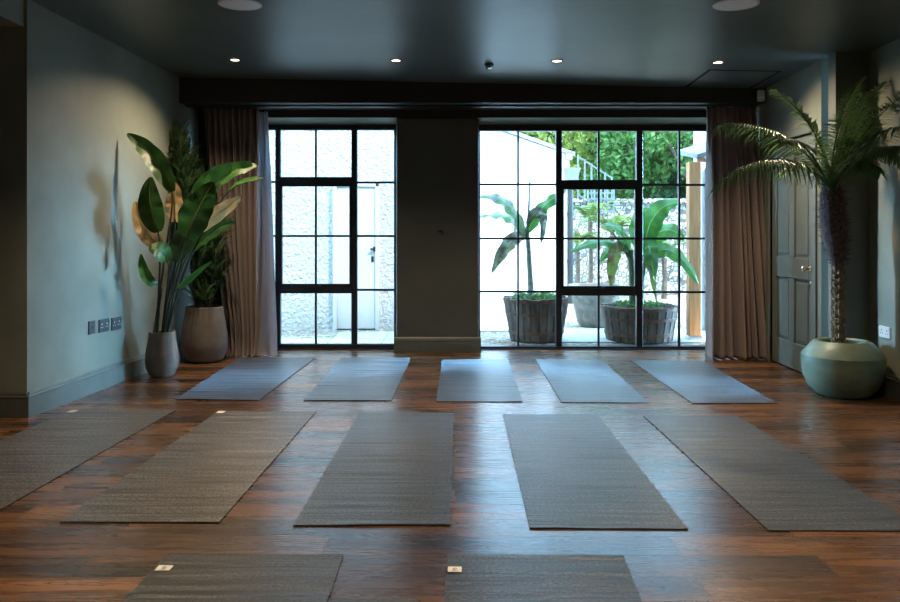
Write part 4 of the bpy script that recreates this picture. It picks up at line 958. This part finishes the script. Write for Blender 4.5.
# loft hatch in ceiling: a thin shadow gap round a panel
h1x,h1y=ceil_pt(709,69.5); h2x,_=ceil_pt(782,70.5)
r=empty('ceiling_hatch',((h1x+h2x)/2,h1y+.35,CZ((h1x+h2x)/2,h1y+.35)),'flush rectangular access hatch in the ceiling, outlined by a dark gap','hatch')
def cq(mb,x0,x1,y0,y1,dz0=-.0005,dz1=-.004):
    q=[(x0,y0),(x1,y0),(x1,y1),(x0,y1)]; mb.add([(a,b,CZ(a,b)+dz1) for a,b in q]+[(a,b,CZ(a,b)+dz0) for a,b in q],[(3,2,1,0),(4,5,6,7),(0,1,5,4),(1,2,6,5),(2,3,7,6),(3,0,4,7)]); return mb
t=MB(); cq(t,h1x,h2x,h1y,h1y+.016); cq(t,h1x,h1x+.02,h1y,7.44); cq(t,h2x-.016,h2x,h1y,7.44); shift(t,r.location); t.build('shadow_gap','dark',r)
t=MB(); cq(t,h1x+.02,h2x-.016,h1y+.016,7.44,-.0005,-.002); shift(t,r.location); t.build('hatch_panel','ceiling',r)

# ------------------------------------------------------------------ wall fittings
def on_left(px,py_):     # point on left wall
    k=(XL1-XL0)/(YL1-YL0); # x = XL0+k(Y-YL0) = (px-VX)Y/F
    Y=(XL0-k*YL0)/((px-VX)/F-k); return Vector((XL0+k*(Y-YL0),Y,H0-(py_-VY)*Y/F))
angL=math.atan2(YL1-YL0,XL1-XL0)
def plate(name,label,cat,pos,rot,w_,h_,gangs,m,dark,group=None,holes=True):
    """face plate in local x-z plane, facing local -y"""
    r=empty(name,pos,label,cat,group); r.rotation_euler=(0,0,rot)
    bevel(MB().box((-w_/2,-.010,-h_/2),(w_/2,-.0005,h_/2)).build('face_plate',m,r),.003,2)
    for g_ in range(gangs):
        cx=(g_-(gangs-1)/2)*w_/gangs
        if holes:
            t=MB(); t.box((cx-.004,-.0108,.006),(cx+.004,-.0098,.018))
            for s in (-1,1): t.box((cx+s*.013-.005,-.0108,-.014),(cx+s*.013+.005,-.0098,-.009))
            t.build('socket_slot',dark,r)
        t=MB(); sxx=cx+(.026 if g_ else -.026)*(1 if gangs>1 else 0)
        t.box((sxx-.007,-.0145,.016 if holes else -.012),(sxx+.007,-.0098,.034 if holes else .012)); bevel(t.build('rocker_switch',m if m!='white' else 'white',r),.002,1)
    return r
plate('light_switch','small black single switch plate, left of the black sockets on left wall','switch',on_left(91,327.5),angL+math.pi*0-0,.086,.10,1,'black_plastic','dark',holes=False)
plate('wall_socket','black double socket in the middle of the three plates on left wall','socket',on_left(103.3,325.3),angL,.146,.10,2,'black_plastic','white',group='black double sockets on the left wall')
plate('wall_socket','black double socket nearest the plants on left wall','socket',on_left(115.7,323.3),angL,.146,.10,2,'black_plastic','white',group='black double sockets on the left wall')
k=F*XR/(885.5-VX)
plate('wall_socket','pale metal double socket on right wall behind the green pot','socket',(XR,k,H0-(332-VY)*k/F),-math.pi/2,.146,.086,2,'white','dark')
# thermostat frame on the step wall
ps=P(845.5,194,YN); r=empty('wall_controller',(ps.x,ps.y,ps.z),'small square wall controller with pale rim beside the palm trunk','controller')
t=MB(); 
for a in ((-.045,-.05,-.037,.05),(.037,-.05,.045,.05),(-.045,.042,.045,.05),(-.045,-.05,.045,-.042)): t.box((a[0],-.012,a[1]),(a[2],-.0005,a[3]))
t.build('rim','white',r); MB().box((-.037,-.009,-.042),(.037,-.001,.042)).build('screen','black_plastic',r)
# motion sensor in the back right corner
ps=P(760.5,96,7.44); r=empty('motion_sensor',(ps.x,7.45,ps.z),'small white motion sensor high on the dark bulkhead beside the right wall','sensor')
bevel(MB().box((-.033,-.045,-.055),(.033,-.0005,.055)).build('housing','white',r),.012,3)
t=MB(); t.box((-.022,-.048,-.035),(.022,-.0445,-.005)); tag(t.build('sensor_lens','grille',r),'small grey lens')
# hook on pillar
ps=P(440.5,231,YW); r=empty('wall_hook',(ps.x,YW,ps.z),'tiny dark hook on the pillar between the windows','hook')
MB().box((-.03,-.006,-.008),(.02,-.0005,.008)).build('back_plate','black',r)
t=MB().tube([(.0,-.005,0),(.0,-.03,-.004),(.012,-.036,.01),(.02,-.03,.018)],.004,6); t.build('hook_arm','black',r)
